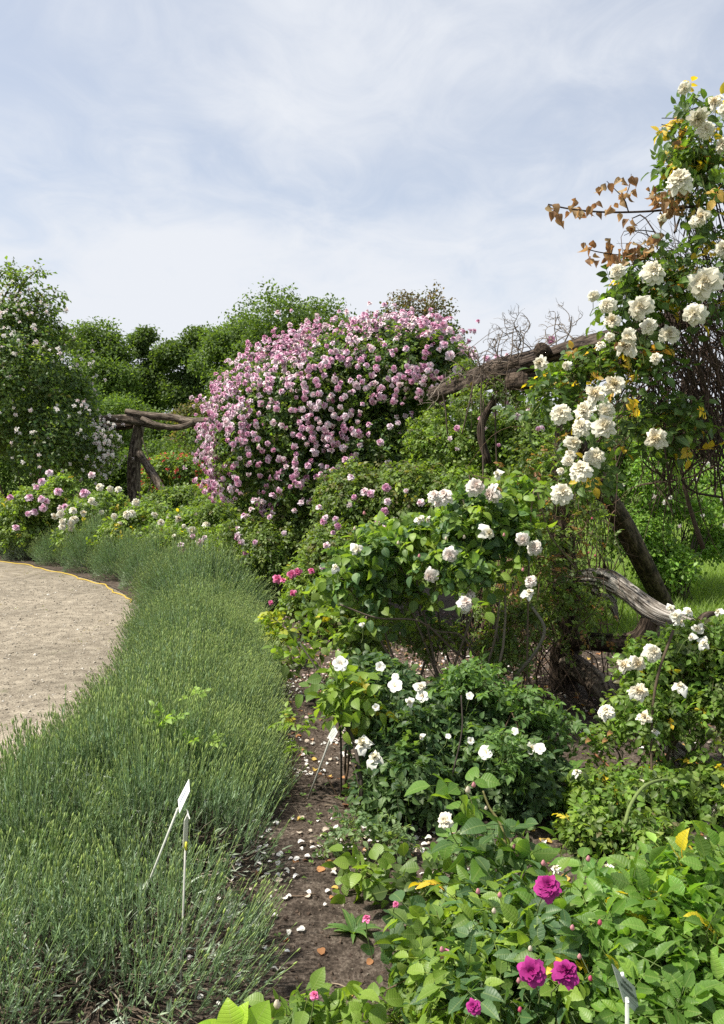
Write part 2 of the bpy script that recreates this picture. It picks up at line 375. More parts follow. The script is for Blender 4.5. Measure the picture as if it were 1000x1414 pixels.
def rot(a, b, c=0.0):
    return np.array(Matrix.Rotation(a, 3, 'Z') @ Matrix.Rotation(b, 3, 'X') @ Matrix.Rotation(c, 3, 'Y'))
def compound(n_pair=2, w=.6, rows=3, seed=0, droop=.2, fold=.16, spread=1.15, lsz=.42, cup=.0, saw=.0):
    """a rose leaf: a curved stalk with paired leaflets and one at the end; length about 1"""
    rs = R(seed); it = []
    def st(t): return np.array([0.03 * math.sin(3 * t), t * .72, -droop * t * t])
    for k in range(n_pair):
        t = .38 + .55 * k / max(1, n_pair)
        for s in (-1, 1):
            sz = lsz * (.82 + .1 * k + rs.uniform(-.07, .07))
            it.append((leaflet(w * rs.uniform(.9, 1.1), fold * rs.uniform(.5, 1.6), rs.uniform(.05, .35), rows, rs.uniform(-.3, .3), wav=.012, rs=rs, saw=saw),
                       rot(-s * (spread + rs.uniform(-.2, .2)), rs.uniform(-.45, .25) - .1 + cup, s * rs.uniform(-.2, .4)), st(t) + np.array([s * .015, 0, 0]), sz))
    it.append((leaflet(w, fold, rs.uniform(.1, .4), rows, rs.uniform(-.2, .2), wav=.012, rs=rs, saw=saw), rot(rs.uniform(-.1, .1), -droop * 1.5 + rs.uniform(-.2, .1)), st(1.0), lsz * 1.12))
    t = join_t(it)
    # stalk
    pts = np.array([st(q) for q in (0, .35, .7, 1.0)]); v = []; fc = []
    for p in pts:
        for a in (0, 2.1, 4.2): v.append(p + .009 * np.array([math.cos(a), 0, math.sin(a)]))
    for i in range(3):
        for j in range(3): fc.append([i*3+j, i*3+(j+1) % 3, i*3+3+(j+1) % 3, i*3+3+j])
    sk = T(v, fc, np.tile([[1.3, 1.05, .9]], (len(v), 1)))
    return join_t([(t, I3, np.zeros(3), 1.0), (sk, I3, np.zeros(3), 1.0)])
CL_HI = [compound(2, .62, 4, s, d) for s, d in ((1, .2), (2, .35), (3, .1), (4, .28))]
CL_FG = [compound(2, w_, 9, s, d, saw=.055, fold=f_, lsz=.4) for s, d, w_, f_ in ((51, .2, .6, .2), (52, .4, .55, .3), (53, .1, .64, .12), (54, .3, .5, .25), (55, .5, .6, .16))]
CL_ROUND = [compound(2, .74, 6, s, d, fold=.1, lsz=.5) for s, d in ((11, .5), (12, .35), (13, .65), (14, .45))]
CL_7 = [compound(3, .58, 3, s, d, lsz=.34) for s, d in ((21, .2), (22, .3), (23, .1))]
CL_MID = [compound(2, .62, 2, s, d) for s, d in ((31, .2), (32, .35), (33, .1))]
CL_LO = [compound(1, .7, 1, s, d, lsz=.5) for s, d in ((41, .2), (42, .35))]
SINGLE = [leaflet(.6, .2, .25, 2, .2), leaflet(.7, .1, .4, 2, -.3), leaflet(.5, .25, .1, 2, .1)]
FAR = [leaflet(.75, .2, .2, 1, .1), leaflet(.65, .1, .3, 1, -.2)]
PALMATE = [join_t([(leaflet(.42, .15, .25, 3), rot(a, -.25 + .1 * math.sin(a * 5)), np.zeros(3), 1 - .28 * abs(a) / 1.2) for a in (-1.3, -.65, 0, .65, 1.3)])]

def petal(w, rows=3, cols=3, cup=.3, curl=.3, ruffle=0.0, rs=None, tipdark=1.0):
    v, f = [], []
    for i in range(rows + 1):
        t = i / rows; hw = w * .5 * (math.sin(math.pi * min(1, (.12 + t * .72))) ** .75)
        for j in range(cols + 1):
            s = -1 + 2 * j / cols
            y = t * (1 - .12 * s * s) ; z = cup * (s * s) * hw + .35 * cup * math.sin(math.pi * t * .8) - curl * t ** 3
            if rs is not None: z += rs.normal() * ruffle * t; y += rs.normal() * ruffle * t * .6
            v.append([s * hw, y, z])
    for i in range(rows):
        for j in range(cols):
            a = i * (cols + 1) + j; f.append([a, a+1, a+cols+2, a+cols+1])
    return T(v, f)
def double_rose(n, seed, inner, outer, ragged=.05, flat=.45, rows=3, cols=3, open_=1.0, wid=.75):
    """full rose facing +Z, diameter 1"""
    rs = R(seed); it = []
    for i in range(n):
        t = (i + .5) / n; a = i * 2.39996 + rs.uniform(-.25, .25)
        L = (.32 + .16 * t ** .8) * (1 + rs.uniform(-ragged, ragged) * 2)
        el = (1.45 - 1.45 * t ** .9 * open_) + rs.uniform(-.16, .16)      # petal elevation above flat
        p = petal(wid + .45 * t, rows, cols, .6 - .35 * t, .10 + .5 * t, ragged * .8, rs)
        cc = np.array(inner) * (1 - t) + np.array(outer) * t; cc = cc * rs.uniform(.93, 1.05)
        p.col = np.tile(cc, (len(p.v), 1))
        tt = p.v[:, 1:2]; p.col = p.col * (.93 + .09 * tt)
        off = np.array([math.cos(a + math.pi/2), math.sin(a + math.pi/2), 0]) * (.01 + .05 * t) + np.array([0, 0, -flat * .26 * t])
        it.append((p, rot(a, el, rs.uniform(-.25, .25)), off, L))
    # green calyx below
    for k in range(5):
        p = leaflet(.35, .1, .2, 1); p.col = np.tile([.10, .16, .05], (len(p.v), 1)); it.append((p, rot(k * 1.257, -.15), np.array([0, 0, -flat * .38]), .26))
    return join_t(it)
def single_rose(seed, c=(.85, .85, .80)):
    rs = R(seed); it = []
    for k in range(5):
        p = petal(1.15, 3, 4, .25, .1, .03, rs); p.col = np.tile(np.array(c), (len(p.v), 1)) * rs.uniform(.95, 1.03)
        it.append((p, rot(k * 1.257 + rs.uniform(-.1, .1), .28 + rs.uniform(-.2, .2)), np.array([0, 0, 0.0]), .5))
    return join_t(it)
def stamens(seed):
    rs = R(seed); it = []
    for k in range(22):
        a = rs.uniform(0, 6.28); r = rs.uniform(.02, .14)
        v = [[0, 0, .02], [.012, 0, .02], [0, .012, .02], [0, 0, .15]]
        p = T(np.array(v) * 1.3 + np.array([math.cos(a) * r, math.sin(a) * r, 0]), [[0, 1, 3], [1, 2, 3], [2, 0, 3]], np.tile([.75, .52, .07], (4, 1))); it.append((p, I3, np.zeros(3), 1))
    return join_t(it)
def bud(c=(.6, .35, .3)):
    v, f = [], []; prof = [(0, 0), (.22, .15), (.3, .4), (.2, .75), (0, 1.0)]
    for r, z in prof:
        for k in range(6): v.append([r * math.cos(k * 1.047), r * math.sin(k * 1.047), z])
    for i in range(4):
        for k in range(6): f.append([i*6+k, i*6+(k+1) % 6, i*6+6+(k+1) % 6, i*6+6+k])
    col = [([.14, .2, .07] if i < 2 else list(c)) for i in range(5) for k in range(6)]
    return T(v, f, col)

def tmesh(t, name, mat, col=(1, 1, 1), smooth=True):
    mb = MB(); mb.inst(t, np.zeros((1, 3)), I3[None], 1.0, np.array(col)[None]); return mb.mesh(name, mat, smooth)

WHITE_T = [double_rose(84, s, (.78, .71, .54), (.80, .80, .72), .10, .6, 3, 3, wid=.44) for s in (1, 2, 3, 4)] + [double_rose(46, 31, (.74, .62, .38), (.80, .79, .72), .2, .55, 3, 3, wid=.5), double_rose(50, 32, (.74, .66, .48), (.78, .77, .68), .12, .75, 3, 3, .62, wid=.5)]
WHITE_FLAT_T = [double_rose(56, s, (.78, .66, .60), (.80, .78, .75), .06, .5, 3, 2, wid=.5) for s in (5, 6)]
PINK_T = [double_rose(26, 7, (.66, .32, .48), (.80, .58, .72), .06, .6, 2, 2), double_rose(26, 8, (.68, .36, .52), (.82, .66, .77), .08, .6, 2, 2),
          double_rose(24, 9, (.74, .50, .57), (.86, .76, .79), .10, .7, 2, 2), double_rose(26, 10, (.60, .24, .42), (.76, .47, .63), .05, .55, 2, 2), double_rose(24, 19, (.74, .54, .64), (.84, .74, .80), .10, .7, 2, 2)]
SMALL_T = [double_rose(13, 11, (.78, .62, .64), (.84, .78, .78), .06, .7, 1, 2), double_rose(13, 12, (.8, .74, .7), (.84, .82, .8), .06, .7, 1, 2)]
MAG_T = [double_rose(72, 13, (.27, .012, .14), (.44, .05, .27), .09, .5, 3, 3, .95, wid=.6), double_rose(64, 14, (.24, .01, .12), (.40, .04, .25), .12, .5, 3, 3, 1.0, wid=.56)]
RED_T = [double_rose(8, 15, (.55, .07, .06), (.64, .13, .11), .1, .5, 1, 2)]
HOTPINK_T = [double_rose(26, 16, (.7, .12, .3), (.8, .28, .48), .08, .5, 2, 2)]
LOOSE_T = [double_rose(18, 17, (.78, .72, .52), (.80, .80, .76), .2, .5, 3, 3, 1.1)]
ME = {}
for nm, L in (('white', WHITE_T), ('cream', WHITE_FLAT_T), ('pink', PINK_T), ('small', SMALL_T), ('magenta', MAG_T), ('red', RED_T), ('hotpink', HOTPINK_T), ('loose', LOOSE_T)):
    ME[nm] = [tmesh(t, nm + '_rose_blossom', M_PETAL) for t in L]
ME['single'] = [tmesh(single_rose(s), 'single_rose', M_PETAL) for s in (1, 2)]
ME['stamens'] = [tmesh(stamens(1), 'stamens', M_PETAL)]
ME['bud'] = [tmesh(bud(c), 'rose_bud', M_PETAL) for c in ((.62, .3, .33), (.7, .62, .5), (.6, .12, .22))]

# ------------------------------------------------------------------ plants
def pick(palette, n, rs):
    w = np.array([p[1] for p in palette], float); return rs.choice(len(palette), n, p=w / w.sum())
def sample_blobs(blobs, n, rs, shell=(.55, 1.0), amp=.25, freq=2.5, low=-.55, gap=0.0, gfreq=4.0):
    """points and outward normals in the outer layer of a union of ellipsoids with a lumpy surface"""
    area = np.array([(b[1][0]*b[1][1] + b[1][1]*b[1][2] + b[1][0]*b[1][2]) for b in blobs]); P, N = [], []
    need = n; tries = 0
    while need > 0 and tries < 12:
        tries += 1; m = int(need * 1.8) + 50
        bi = rs.choice(len(blobs), m, p=area / area.sum())
        c = np.array([b[0] for b in blobs])[bi]; r = np.array([b[1] for b in blobs])[bi]
        d = norm(rs.normal(size=(m, 3))); u = rs.uniform(shell[0]**2, shell[1]**2, m) ** .5
        surf = c + r * d
        u = u * (1 + amp * 2 * (fbm(surf * freq, 2) - .5))
        p = c + r * d * u[:, None]; nn = norm(d / r)
        ok = (d[:, 2] > low) & (p[:, 2] > .04)
        if gap > 0: ok &= vnoise(p * gfreq + 31.7) > gap * (.5 + .5 * rs.rand(m))
        for k, b in enumerate(blobs):                     # not deep inside a neighbouring lump
            q = np.linalg.norm((p - b[0]) / b[1], axis=1); ok &= (bi == k) | (q > shell[0])
        P.append(p[ok]); N.append(nn[ok]); need -= int(ok.sum())
    return np.vstack(P)[:n], np.vstack(N)[:n]

def shoots(P, N, k, L, rs, up=.5, out=.8, jit=.45, droop=.25, face=(.75, .45, .55)):
    """k leaves on each shoot that starts at P: returns leaf base positions, frames, and shoot id"""
    n = len(P); sd = norm(N * out + np.array([0, 0, up]) + rs.normal(size=(n, 3)) * jit)
    Ls = L * rs.uniform(.6, 1.25, n)
    t = (np.arange(k)[None] + rs.uniform(.1, .9, (n, k))) / k
    pos = P[:, None] + sd[:, None] * (t * Ls[:, None])[..., None]; pos[..., 2] -= droop * Ls[:, None] * t ** 2
    a = rs.uniform(0, 6.28, n)[:, None] + np.arange(k)[None] * 2.4 + rs.normal(size=(n, k)) * .3
    rr = norm(np.cross(sd, np.array([.3, .5, .8]))); r2 = np.cross(sd, rr)
    side = rr[:, None] * np.cos(a)[..., None] + r2[:, None] * np.sin(a)[..., None]
    ld = norm(side + sd[:, None] * .55 + np.array([0, 0, -.12]) + rs.normal(size=(n, k, 3)) * .15)
    ln = norm(np.array([0, 0, face[0]]) + N[:, None] * face[1] + rs.normal(size=(n, k, 3)) * face[2] * .95)
    ld = ld.reshape(-1, 3); ln = ln.reshape(-1, 3)
    return pos.reshape(-1, 3), frames(ld, ln), np.repeat(np.arange(n), k), P, P + sd * Ls[:, None] - np.array([0, 0, 1]) * (droop * Ls)[:, None]

def front_pick(P, n, cell=9):
    """indices of the n instances nearest the camera in their patch of the picture, inside the frame"""
    x, y, d = project(P); ok = (x > -20) & (x < 1020) & (y > -20) & (y < 1434)
    idx = np.argsort(d); seen = {}; first, rest = [], []
    for i in idx:
        if not ok[i]: continue
        key = (int(x[i] // cell), int(y[i] // cell))
        c = seen.get(key, 0); seen[key] = c + 1
        (first if c == 0 else rest).append(i)
    return np.array((first + rest)[:n], int)

def leaf_cloud(root, temps, pos, M, size, palette, rs, mat=None, solo=0, name='foliage', jit=.14, cell=9, solo_name='leaf'):
    mat = mat or M_LEAF
    n = len(pos); pi = pick(palette, n, rs); ti = rs.randint(0, len(temps), n); sc_ = size * rs.uniform(.7, 1.2, n)
    cols = np.array([p[0] for p in palette])[pi]
    jc = cols * (1 + rs.normal(size=(n, 1)) * jit) * (1 + rs.normal(size=(n, 3)) * jit * .3)
    single = np.zeros(n, bool)
    if solo:
        ids = front_pick(pos, solo, cell); single[ids] = True; cache = {}
        for i in ids:
            k = (int(ti[i]), int(pi[i]))
            if k not in cache: cache[k] = tmesh(temps[k[0]], solo_name, mat, cols[i])
            put(cache[k], solo_name, pos[i], M[i], sc_[i], root)
    mb = MB()
    for k, t in enumerate(temps):
        s = (ti == k) & ~single; mb.inst(t, pos[s], M[s], sc_[s], jc[s])
    mb.build(name, mat, root, kind='stuff')

def wiggle(a, b, rs, n=8, amp=.08, sag=0.0):
    t = np.linspace(0, 1, n)[:, None]; p = a + (b - a) * t; L = np.linalg.norm(b - a)
    o = norm(rs.normal(size=3)); o2 = norm(rs.normal(size=3))
    return p + (np.sin(t * math.pi) * o + np.sin(t * 2 * math.pi) * o2 * .5) * L * amp + np.array([0, 0, sag]) * np.sin(t * math.pi) * L

def canes(root, base, ends, rs, r=.009, col=(.10, .07, .045), name='cane', mat=None, amp=.08, sag=.05, spread=.12, sides=6):
    for e in ends:
        b = np.array([base[0] + rs.normal() * spread, base[1] + rs.normal() * spread, -.02]); mb = MB()
        p = wiggle(b, np.asarray(e), rs, 10, amp, sag); mb.tube(p, np.linspace(r, r * .35, len(p)), sides, np.array(col) * rs.uniform(.7, 1.3)); mb.build(name, mat or M_TWIG, root)
def twig_stuff(root, starts, ends, rs, r=.0022, col=(.13, .14, .05), name='twigs'):
    mb = MB()
    for a, b in zip(starts, ends):
        mb.tube(wiggle(a, b, rs, 4, .05), np.linspace(r, r * .5, 4), 3, np.array(col) * rs.uniform(.6, 1.4), cap=False)
    mb.build(name, M_TWIG, root, kind='stuff')

def blossoms(root, kind, items, rs, name='blossom', stems=True, scol=(.12, .16, .05)):
    """items: (pos, axis, diameter)"""
    st = MB(); any_ = False
    for p, ax, s in items:
        k = rs.randint(len(ME[kind])); Mz = frames_z(np.array(ax, float)[None], rs)[0]
        o = put(ME[kind][k], name, p, Mz, s, root)
        if kind == 'single':
            q = bpy.data.objects.new('stamens', ME['stamens'][0]); C.objects.link(q); q.parent = o; q.location = (0, 0, .02)
        if stems:
            a = np.asarray(p) - norm(np.array(ax, float)) * s * .15; b = a - norm(np.array(ax, float)) * .06 + np.array([rs.normal() * .02, rs.normal() * .02 + .03, -.07])
            st.tube(wiggle(a, b, rs, 4, .08), .0018, 3, scol, cap=False); any_ = True
    if any_: st.build('flower_stalks', M_TWIG, root, kind='stuff')

def pix_flowers(lst, D, rs, jit=.25, tow=.8):
    out = []
    for q in lst:
        px, py, dpx = q[:3]; d = q[3] if len(q) > 3 else D + rs.uniform(-.12, .12)
        p = W(px, py, d); toc = norm(np.array([0, 0, EYE]) - p); ax = norm(toc * tow + np.array([-.1, 0, .35]) + rs.normal(size=3) * jit)
        out.append((p, ax, dpx / F * d * 1.12))
    return out

PAL_MID = [((.066, .105, .022), 4), ((.095, .15, .028), 3), ((.14, .205, .035), 1.6), ((.045, .075, .02), 1.6), ((.10, .09, .04), .4)]
PAL_DARK = [((.030, .062, .020), 4), ((.042, .085, .026), 3), ((.065, .12, .035), 1.5)]
PAL_FRESH = [((.115, .185, .03), 4), ((.165, .245, .04), 3), ((.08, .135, .028), 2), ((.35, .30, .03), .25)]
PAL_BLUE = [((.05, .10, .04), 4), ((.07, .13, .05), 3), ((.10, .18, .06), 1)]
PAL_YEL = [((.07, .12, .022), 4), ((.10, .17, .028), 3), ((.48, .36, .03), .5), ((.13, .22, .03), 1.2), ((.36, .2, .04), .12)]

def bush(name, label, cat, blobs, seed, nshoot, k=5, L=.16, size=.09, pal=PAL_MID, temps=None, solo=0, shell=(.5, 1.0), amp=.3, freq=3.0, gap=.15, group=None,
         ncane=6, cane_r=.008, up=.5, cell=9, low=-.55, base=None, cane_col=(.10, .07, .045), mat=None, gfreq=4.0, twigs=True):
    rs = R(seed); sh = .55 * L + .3 * size
    blobs = [(c, np.maximum(r * .42, r - sh)) for c, r in blobs]
    cen = np.mean([b[0] for b in blobs], axis=0); base = np.array([cen[0], cen[1], 0.0]) if base is None else np.array(base, float)
    root = thing(name, label, cat, base, group)
    P, N = sample_blobs(blobs, nshoot, rs, shell, amp, freq, low, gap, gfreq)
    pos, M, sid, a, b = shoots(P, N, k, L, rs, up)
    ok = pos[:, 2] > .02
    leaf_cloud(root, temps or CL_MID, pos[ok], M[ok], size, pal, rs, mat, solo, cell=cell)
    if twigs:
        sel = rs.choice(len(a), min(len(a), 500), replace=False); twig_stuff(root, a[sel], b[sel], rs)
    if ncane:
        e, _ = sample_blobs(blobs, ncane, rs, (.5, .95), 0, 1, .0); canes(root, base, e, rs, cane_r, cane_col)
    return root, rs

# ------------------------------------------------------------------ ground
def sheet(name, poly, z, mat, sub=None):
    """a flat sheet filling a polygon, z above the ground"""
    mb = MB(); P = np.array([[p[0], p[1], z] for p in poly], float)
    mb.raw(P, np.arange(len(P)), [len(P)], (1, 1, 1)); o = mb.build(name, mat, None, smooth=False); tag(o, kind='structure'); return o

EDGE = smooth_line([(-1.05, -4, 0), (-1.25, 0, 0), (-1.28, 2, 0), (-1.37, 4, 0), (-1.66, 6, 0), (-2.16, 8, 0), (-3.10, 10, 0), (-4.38, 11.6, 0), (-5.95, 13.05, 0), (-8.2, 14.4, 0), (-12, 15.6, 0), (-22, 16.4, 0)], 8)
OUTER = smooth_line([(4.6, -4, 0), (4.3, 2, 0), (3.5, 4.6, 0), (2.2, 6.3, 0), (1.4, 9, 0), (-.6, 12.5, 0), (-3.2, 16.2, 0), (-6.5, 18.6, 0), (-12, 20, 0), (-22, 20.5, 0)], 8)
S = 700
# lawn: gently uneven out to the horizon
def grid(name, x0, x1, y0, y1, nx, ny, zf, mat, keep=None):
    xs = np.linspace(x0, x1, nx); ys = np.linspace(y0, y1, ny); X, Y = np.meshgrid(xs, ys); Z = zf(X, Y)
    v = np.stack([X, Y, Z], -1).reshape(-1, 3); i = (np.arange(ny-1)[:, None]*nx + np.arange(nx-1)[None])
    f = np.stack([i, i+1, i+nx+1, i+nx], -1).reshape(-1, 4)
    if keep is not None:
        c = v[f].mean(1); f = f[keep(c[:, 0], c[:, 1])]
    mb = MB(); mb.raw(v, f.ravel(), np.full(len(f), 4), (1, 1, 1)); o = mb.build(name, mat); tag(o, kind='structure'); return o
grid('lawn', -S, S, -60, 2*S, 60, 60, lambda X, Y: np.zeros_like(X) - .012, M_LAWN)

def edge_x(line, Y):
    o = np.argsort(line[:, 1]); return np.interp(Y, line[o, 1], line[o, 0])
# gravel path (its boundary follows the hedge)
sheet('path', list(EDGE) + [(-60, 16.8, 0), (-60, -4, 0)], .0, M_GRAVEL)
def soil_z(X, Y):
    P = np.stack([X, Y, 0*X], -1)
    return .006 + .05 * (fbm(P * 2.2, 3) - .45) * np.clip((Y - .4) / 2, 0, 1) + .016 * fbm(P * 16, 2) + .012 * vnoise(P * 45)
def in_bed(x, y):
    return (x > edge_x(EDGE, y) - .02) & (x < edge_x(OUTER, y) + .25 * np.sin(y * 3) + .1 * np.sin(y * 11))
grid('soil_bed_near', -2.4, 4.6, .2, 8.5, 260, 310, soil_z, M_SOIL, in_bed).name = 'soil_bed'
mbp = [tuple(p) for p in EDGE[EDGE[:, 1] >= 8.2]][::1]
outp = [tuple(p) for p in OUTER[OUTER[:, 1] >= 8.2]]
sheet('soil_bed', mbp + outp[::-1], .008, M_SOIL)

def scatter_xy(n, x0, x1, y0, y1, rs, test):
    P = rs.rand(n, 2) * [x1 - x0, y1 - y0] + [x0, y0]; return P[test(P[:, 0], P[:, 1])]
rs = R(77)
OCT = T([[1, 0, 0], [0, 1, 0], [-1, 0, 0], [0, -1, 0], [0, 0, .7], [0, 0, -.7]], [[0, 1, 4], [1, 2, 4], [2, 3, 4], [3, 0, 4], [1, 0, 5], [2, 1, 5], [3, 2, 5], [0, 3, 5]])
# clods and small stones on the soil
P = scatter_xy(30000, -.6, 3.0, 1.0, 7.5, rs, in_bed); z = soil_z(P[:, 0], P[:, 1]); n = len(P)
mb = MB(); pos = np.column_stack([P, z]); M = frames_z(rs.normal(size=(n, 3)), rs)
sz = np.minimum(np.abs(rs.normal(size=n)) ** 1.8 * .0035 + .0018, .010)
cc = np.array([[.07, .05, .038], [.12, .09, .07], [.20, .17, .14], [.05, .035, .028]])[rs.choice(4, n, p=[.45, .3, .08, .17])]
mb.inst(OCT, pos, M, sz, cc); tag(mb.build('soil_clods', M_STONE, None, smooth=False), 'loose crumbs of earth and small stones on the dark bed', None, None, 'stuff')
# gravel grains
P = scatter_xy(26000, -5.5, -1.2, 2.2, 11, rs, lambda x, y: x < edge_x(EDGE, y)); n = len(P)
mb = MB(); pos = np.column_stack([P, np.full(n, .002)]); M = frames_z(rs.normal(size=(n, 3)) * .4 + [0, 0, 1], rs); sz = np.abs(rs.normal(size=n)) ** 1.5 * .0032 + .002
cc = np.array([[.27, .24, .195], [.36, .33, .275], [.16, .14, .11], [.50, .47, .42]])[rs.choice(4, n, p=[.42, .3, .2, .08])]
mb.inst(OCT, pos, M, sz, cc); tag(mb.build('gravel', M_STONE, None, smooth=False), 'fine sandy gravel grains strewn over the round path', None, None, 'stuff')
# fallen petals and dry leaves
def litter(name, label, n, box, cols, size, rs, mat, dens=None, lift=.004):
    P = scatter_xy(n, *box, rs, in_bed)
    if dens is not None: P = P[rs.rand(len(P)) < dens(P[:, 0], P[:, 1])]
    n = len(P); z = soil_z(P[:, 0], P[:, 1]) if box[3] < 8.6 else np.full(n, .012)
    pos = np.column_stack([P, z + lift]); a = rs.uniform(0, 6.28, n)
    d = np.column_stack([np.cos(a), np.sin(a), rs.normal(size=n) * .15]); nn = np.column_stack([rs.normal(size=(n, 2)) * .25, np.ones(n)])
    t = [petal(.95, 3, 3, .22, .12, .03, rs), petal(.8, 3, 3, .45, .3, .04, rs)]; k = rs.randint(0, 2, n); M = frames(d, nn); sz = size * rs.uniform(.6, 1.3, n)
    cc = np.array(cols)[rs.randint(0, len(cols), n)] * rs.uniform(.85, 1.1, (n, 1)); mb = MB()
    for q in (0, 1): s = k == q; mb.inst(t[q], pos[s], M[s], sz[s], cc[s])
    tag(mb.build(name, mat), label, None, None, 'stuff')
WP = [(.84, .83, .80), (.80, .78, .73), (.84, .80, .78), (.66, .56, .46)]
litter('white_petal_litter', 'white rose petals fallen on the soil strip beside the lavender', 1500, (-.55, .5, 1.9, 6.4), WP, .023, rs, M_PETAL,
       lambda x, y: .95 * (vnoise(np.stack([x*2.5, y*2.5, 0*x], -1)) > .36) * np.where(y > 2.9, 1, .4), .009)
litter('white_petal_litter', 'white rose petals fallen among the bushes on the right of the bed', 700, (.5, 3.0, 2.4, 6.6), WP, .026, rs, M_PETAL,
       lambda x, y: .9 * (vnoise(np.stack([x*2.5, y*2.5, 0*x], -1)) > .45), .009)
litter('pink_petal_litter', 'pinkish petals and dry bits under the pink climber', 3800, (-1.2, 1.6, 4.2, 8.4), [(.62, .42, .42), (.70, .56, .55), (.30, .17, .11), (.38, .24, .15)], .024, rs, M_PETAL,
       lambda x, y: np.clip((y - 4.2) / 2, .1, 1) * (vnoise(np.stack([x*3, y*3, 0*x], -1)) > .3) * np.where(x > .5, .55, 1))
litter('dry_leaf_litter', 'curled brown and yellow leaves lying on the soil', 620, (-.5, 3.2, 1.3, 8.0), [(.30, .15, .07), (.42, .22, .10), (.50, .36, .10), (.22, .12, .07)], .032, rs, M_DRY)

# grass blades
def blades(name, label, P, h, rs, cols, w=.006, lean=.35):
    n = len(P); a = rs.uniform(0, 6.28, n); pos = np.column_stack([P, np.full(n, -.012)])
    t = T([[-.5, 0, 0], [.5, 0, 0], [-.35, .5, .05], [.35, .5, .05], [0, 1, .28]], [[0, 1, 3, 2], [2, 3, 4]])
    d = np.column_stack([np.cos(a) * lean, np.sin(a) * lean, np.ones(n)]) ; nn = np.column_stack([np.cos(a + rs.normal(size=n)), np.sin(a + rs.normal(size=n)), np.zeros(n)])
    s = h * rs.uniform(.5, 1.3, n); sc3 = np.column_stack([np.full(n, w) * rs.uniform(.7, 1.4, n), s, s])
    cc = np.array(cols)[rs.randint(0, len(cols), n)] * rs.uniform(.75, 1.25, (n, 1)); mb = MB(); mb.inst(t, pos, frames(d, nn), sc3, cc)
    tag(mb.build(name, M_FAR), label, None, None, 'stuff')
GC = [(.11, .18, .025), (.14, .22, .035), (.18, .26, .055), (.09, .15, .022)]
def off_bed(x, y): return (x > edge_x(OUTER, y) + .05)
P = scatter_xy(60000, 1.2, 8.5, 5.0, 12, rs, off_bed); blades('long_grass', 'long bright green grass behind the log pergola', P, .20, rs, GC, .007, .45)
P = scatter_xy(46000, -6, 18, 12, 30, rs, off_bed); blades('meadow_grass', 'sunlit meadow grass beyond the bushes', P, .16, rs, GC, .014, .5)

# ------------------------------------------------------------------ background trees
def tree(name, label, base, H, crown_z, rx, ry, seed, pal, nleaf=9000, lsz=.2, lumps=16, trunk_r=.22, open_=.3, group=None, lump_r=.46, flat=.85):
    rs = R(seed); base = np.array([base[0], base[1], 0.0]); root = thing(name, label, 'tree', base, group)
    cz = (crown_z + H) / 2; hz_ = (H - crown_z) / 2; blobs = []
    for i in range(lumps):
        d = norm(rs.normal(size=3)); u = rs.uniform(.35, .78)
        rr = lump_r * rs.uniform(.7, 1.2) * min(rx, hz_)
        c = base + np.array([d[0] * rx * u, d[1] * ry * u, cz + d[2] * hz_ * u])
        blobs.append((c, np.array([rr * 1.15, rr * 1.15, rr * flat])))
    # clusters of leaves on the lumps
    nc = max(60, nleaf // 14); Pc, Nc = sample_blobs(blobs, nc, rs, (.4, 1.05), .35, 1.2 / max(.6, rx * .35), -.8, open_, 1.4 / max(.5, rx * .25))
    k = nleaf // max(1, len(Pc)); Pp = np.repeat(Pc, k, 0) + rs.normal(size=(len(Pc) * k, 3)) * lsz * 1.25 * np.array([1, 1, .6]); Nn = np.repeat(Nc, k, 0)
    ld = norm(Nn * .6 + rs.normal(size=Pp.shape) + [0, 0, -.2]); ln = norm(np.array([0, 0, .8]) + Nn * .4 + rs.normal(size=Pp.shape) * .5)
    ctint = np.repeat(rs.uniform(.78, 1.25, len(Pc)), k)
    pi = pick(pal, len(Pp), rs); cols = np.array([p[0] for p in pal])[pi] * ctint[:, None] * rs.uniform(.8, 1.2, (len(Pp), 1)); mb = MB()
    ti = rs.randint(0, 2, len(Pp)); s = lsz * rs.uniform(.6, 1.3, len(Pp)); M = frames(ld, ln)
    for q in (0, 1): e = ti == q; mb.inst(FAR[q], Pp[e], M[e], s[e], cols[e])
    mb.build('crown', M_FAR, root, kind='stuff')
    mb = MB(); tp = wiggle(base - [0, 0, .1], base + [rs.normal() * .2, 0, cz + hz_ * .45], rs, 12, .02); mb.tube(tp, np.linspace(trunk_r, trunk_r * .25, 12), 10, (.05, .04, .03), .08, seed)
    mb.build('trunk', M_TREEBARK, root)
    for b in blobs[:9]:
        mb = MB(); i = rs.randint(4, 10); q = wiggle(tp[i], b[0], rs, 7, .07, -.04); mb.tube(q, np.linspace(trunk_r * .4, trunk_r * .1, 7), 6, (.05, .04, .03)); mb.build('limb', M_TREEBARK, root)
    return root

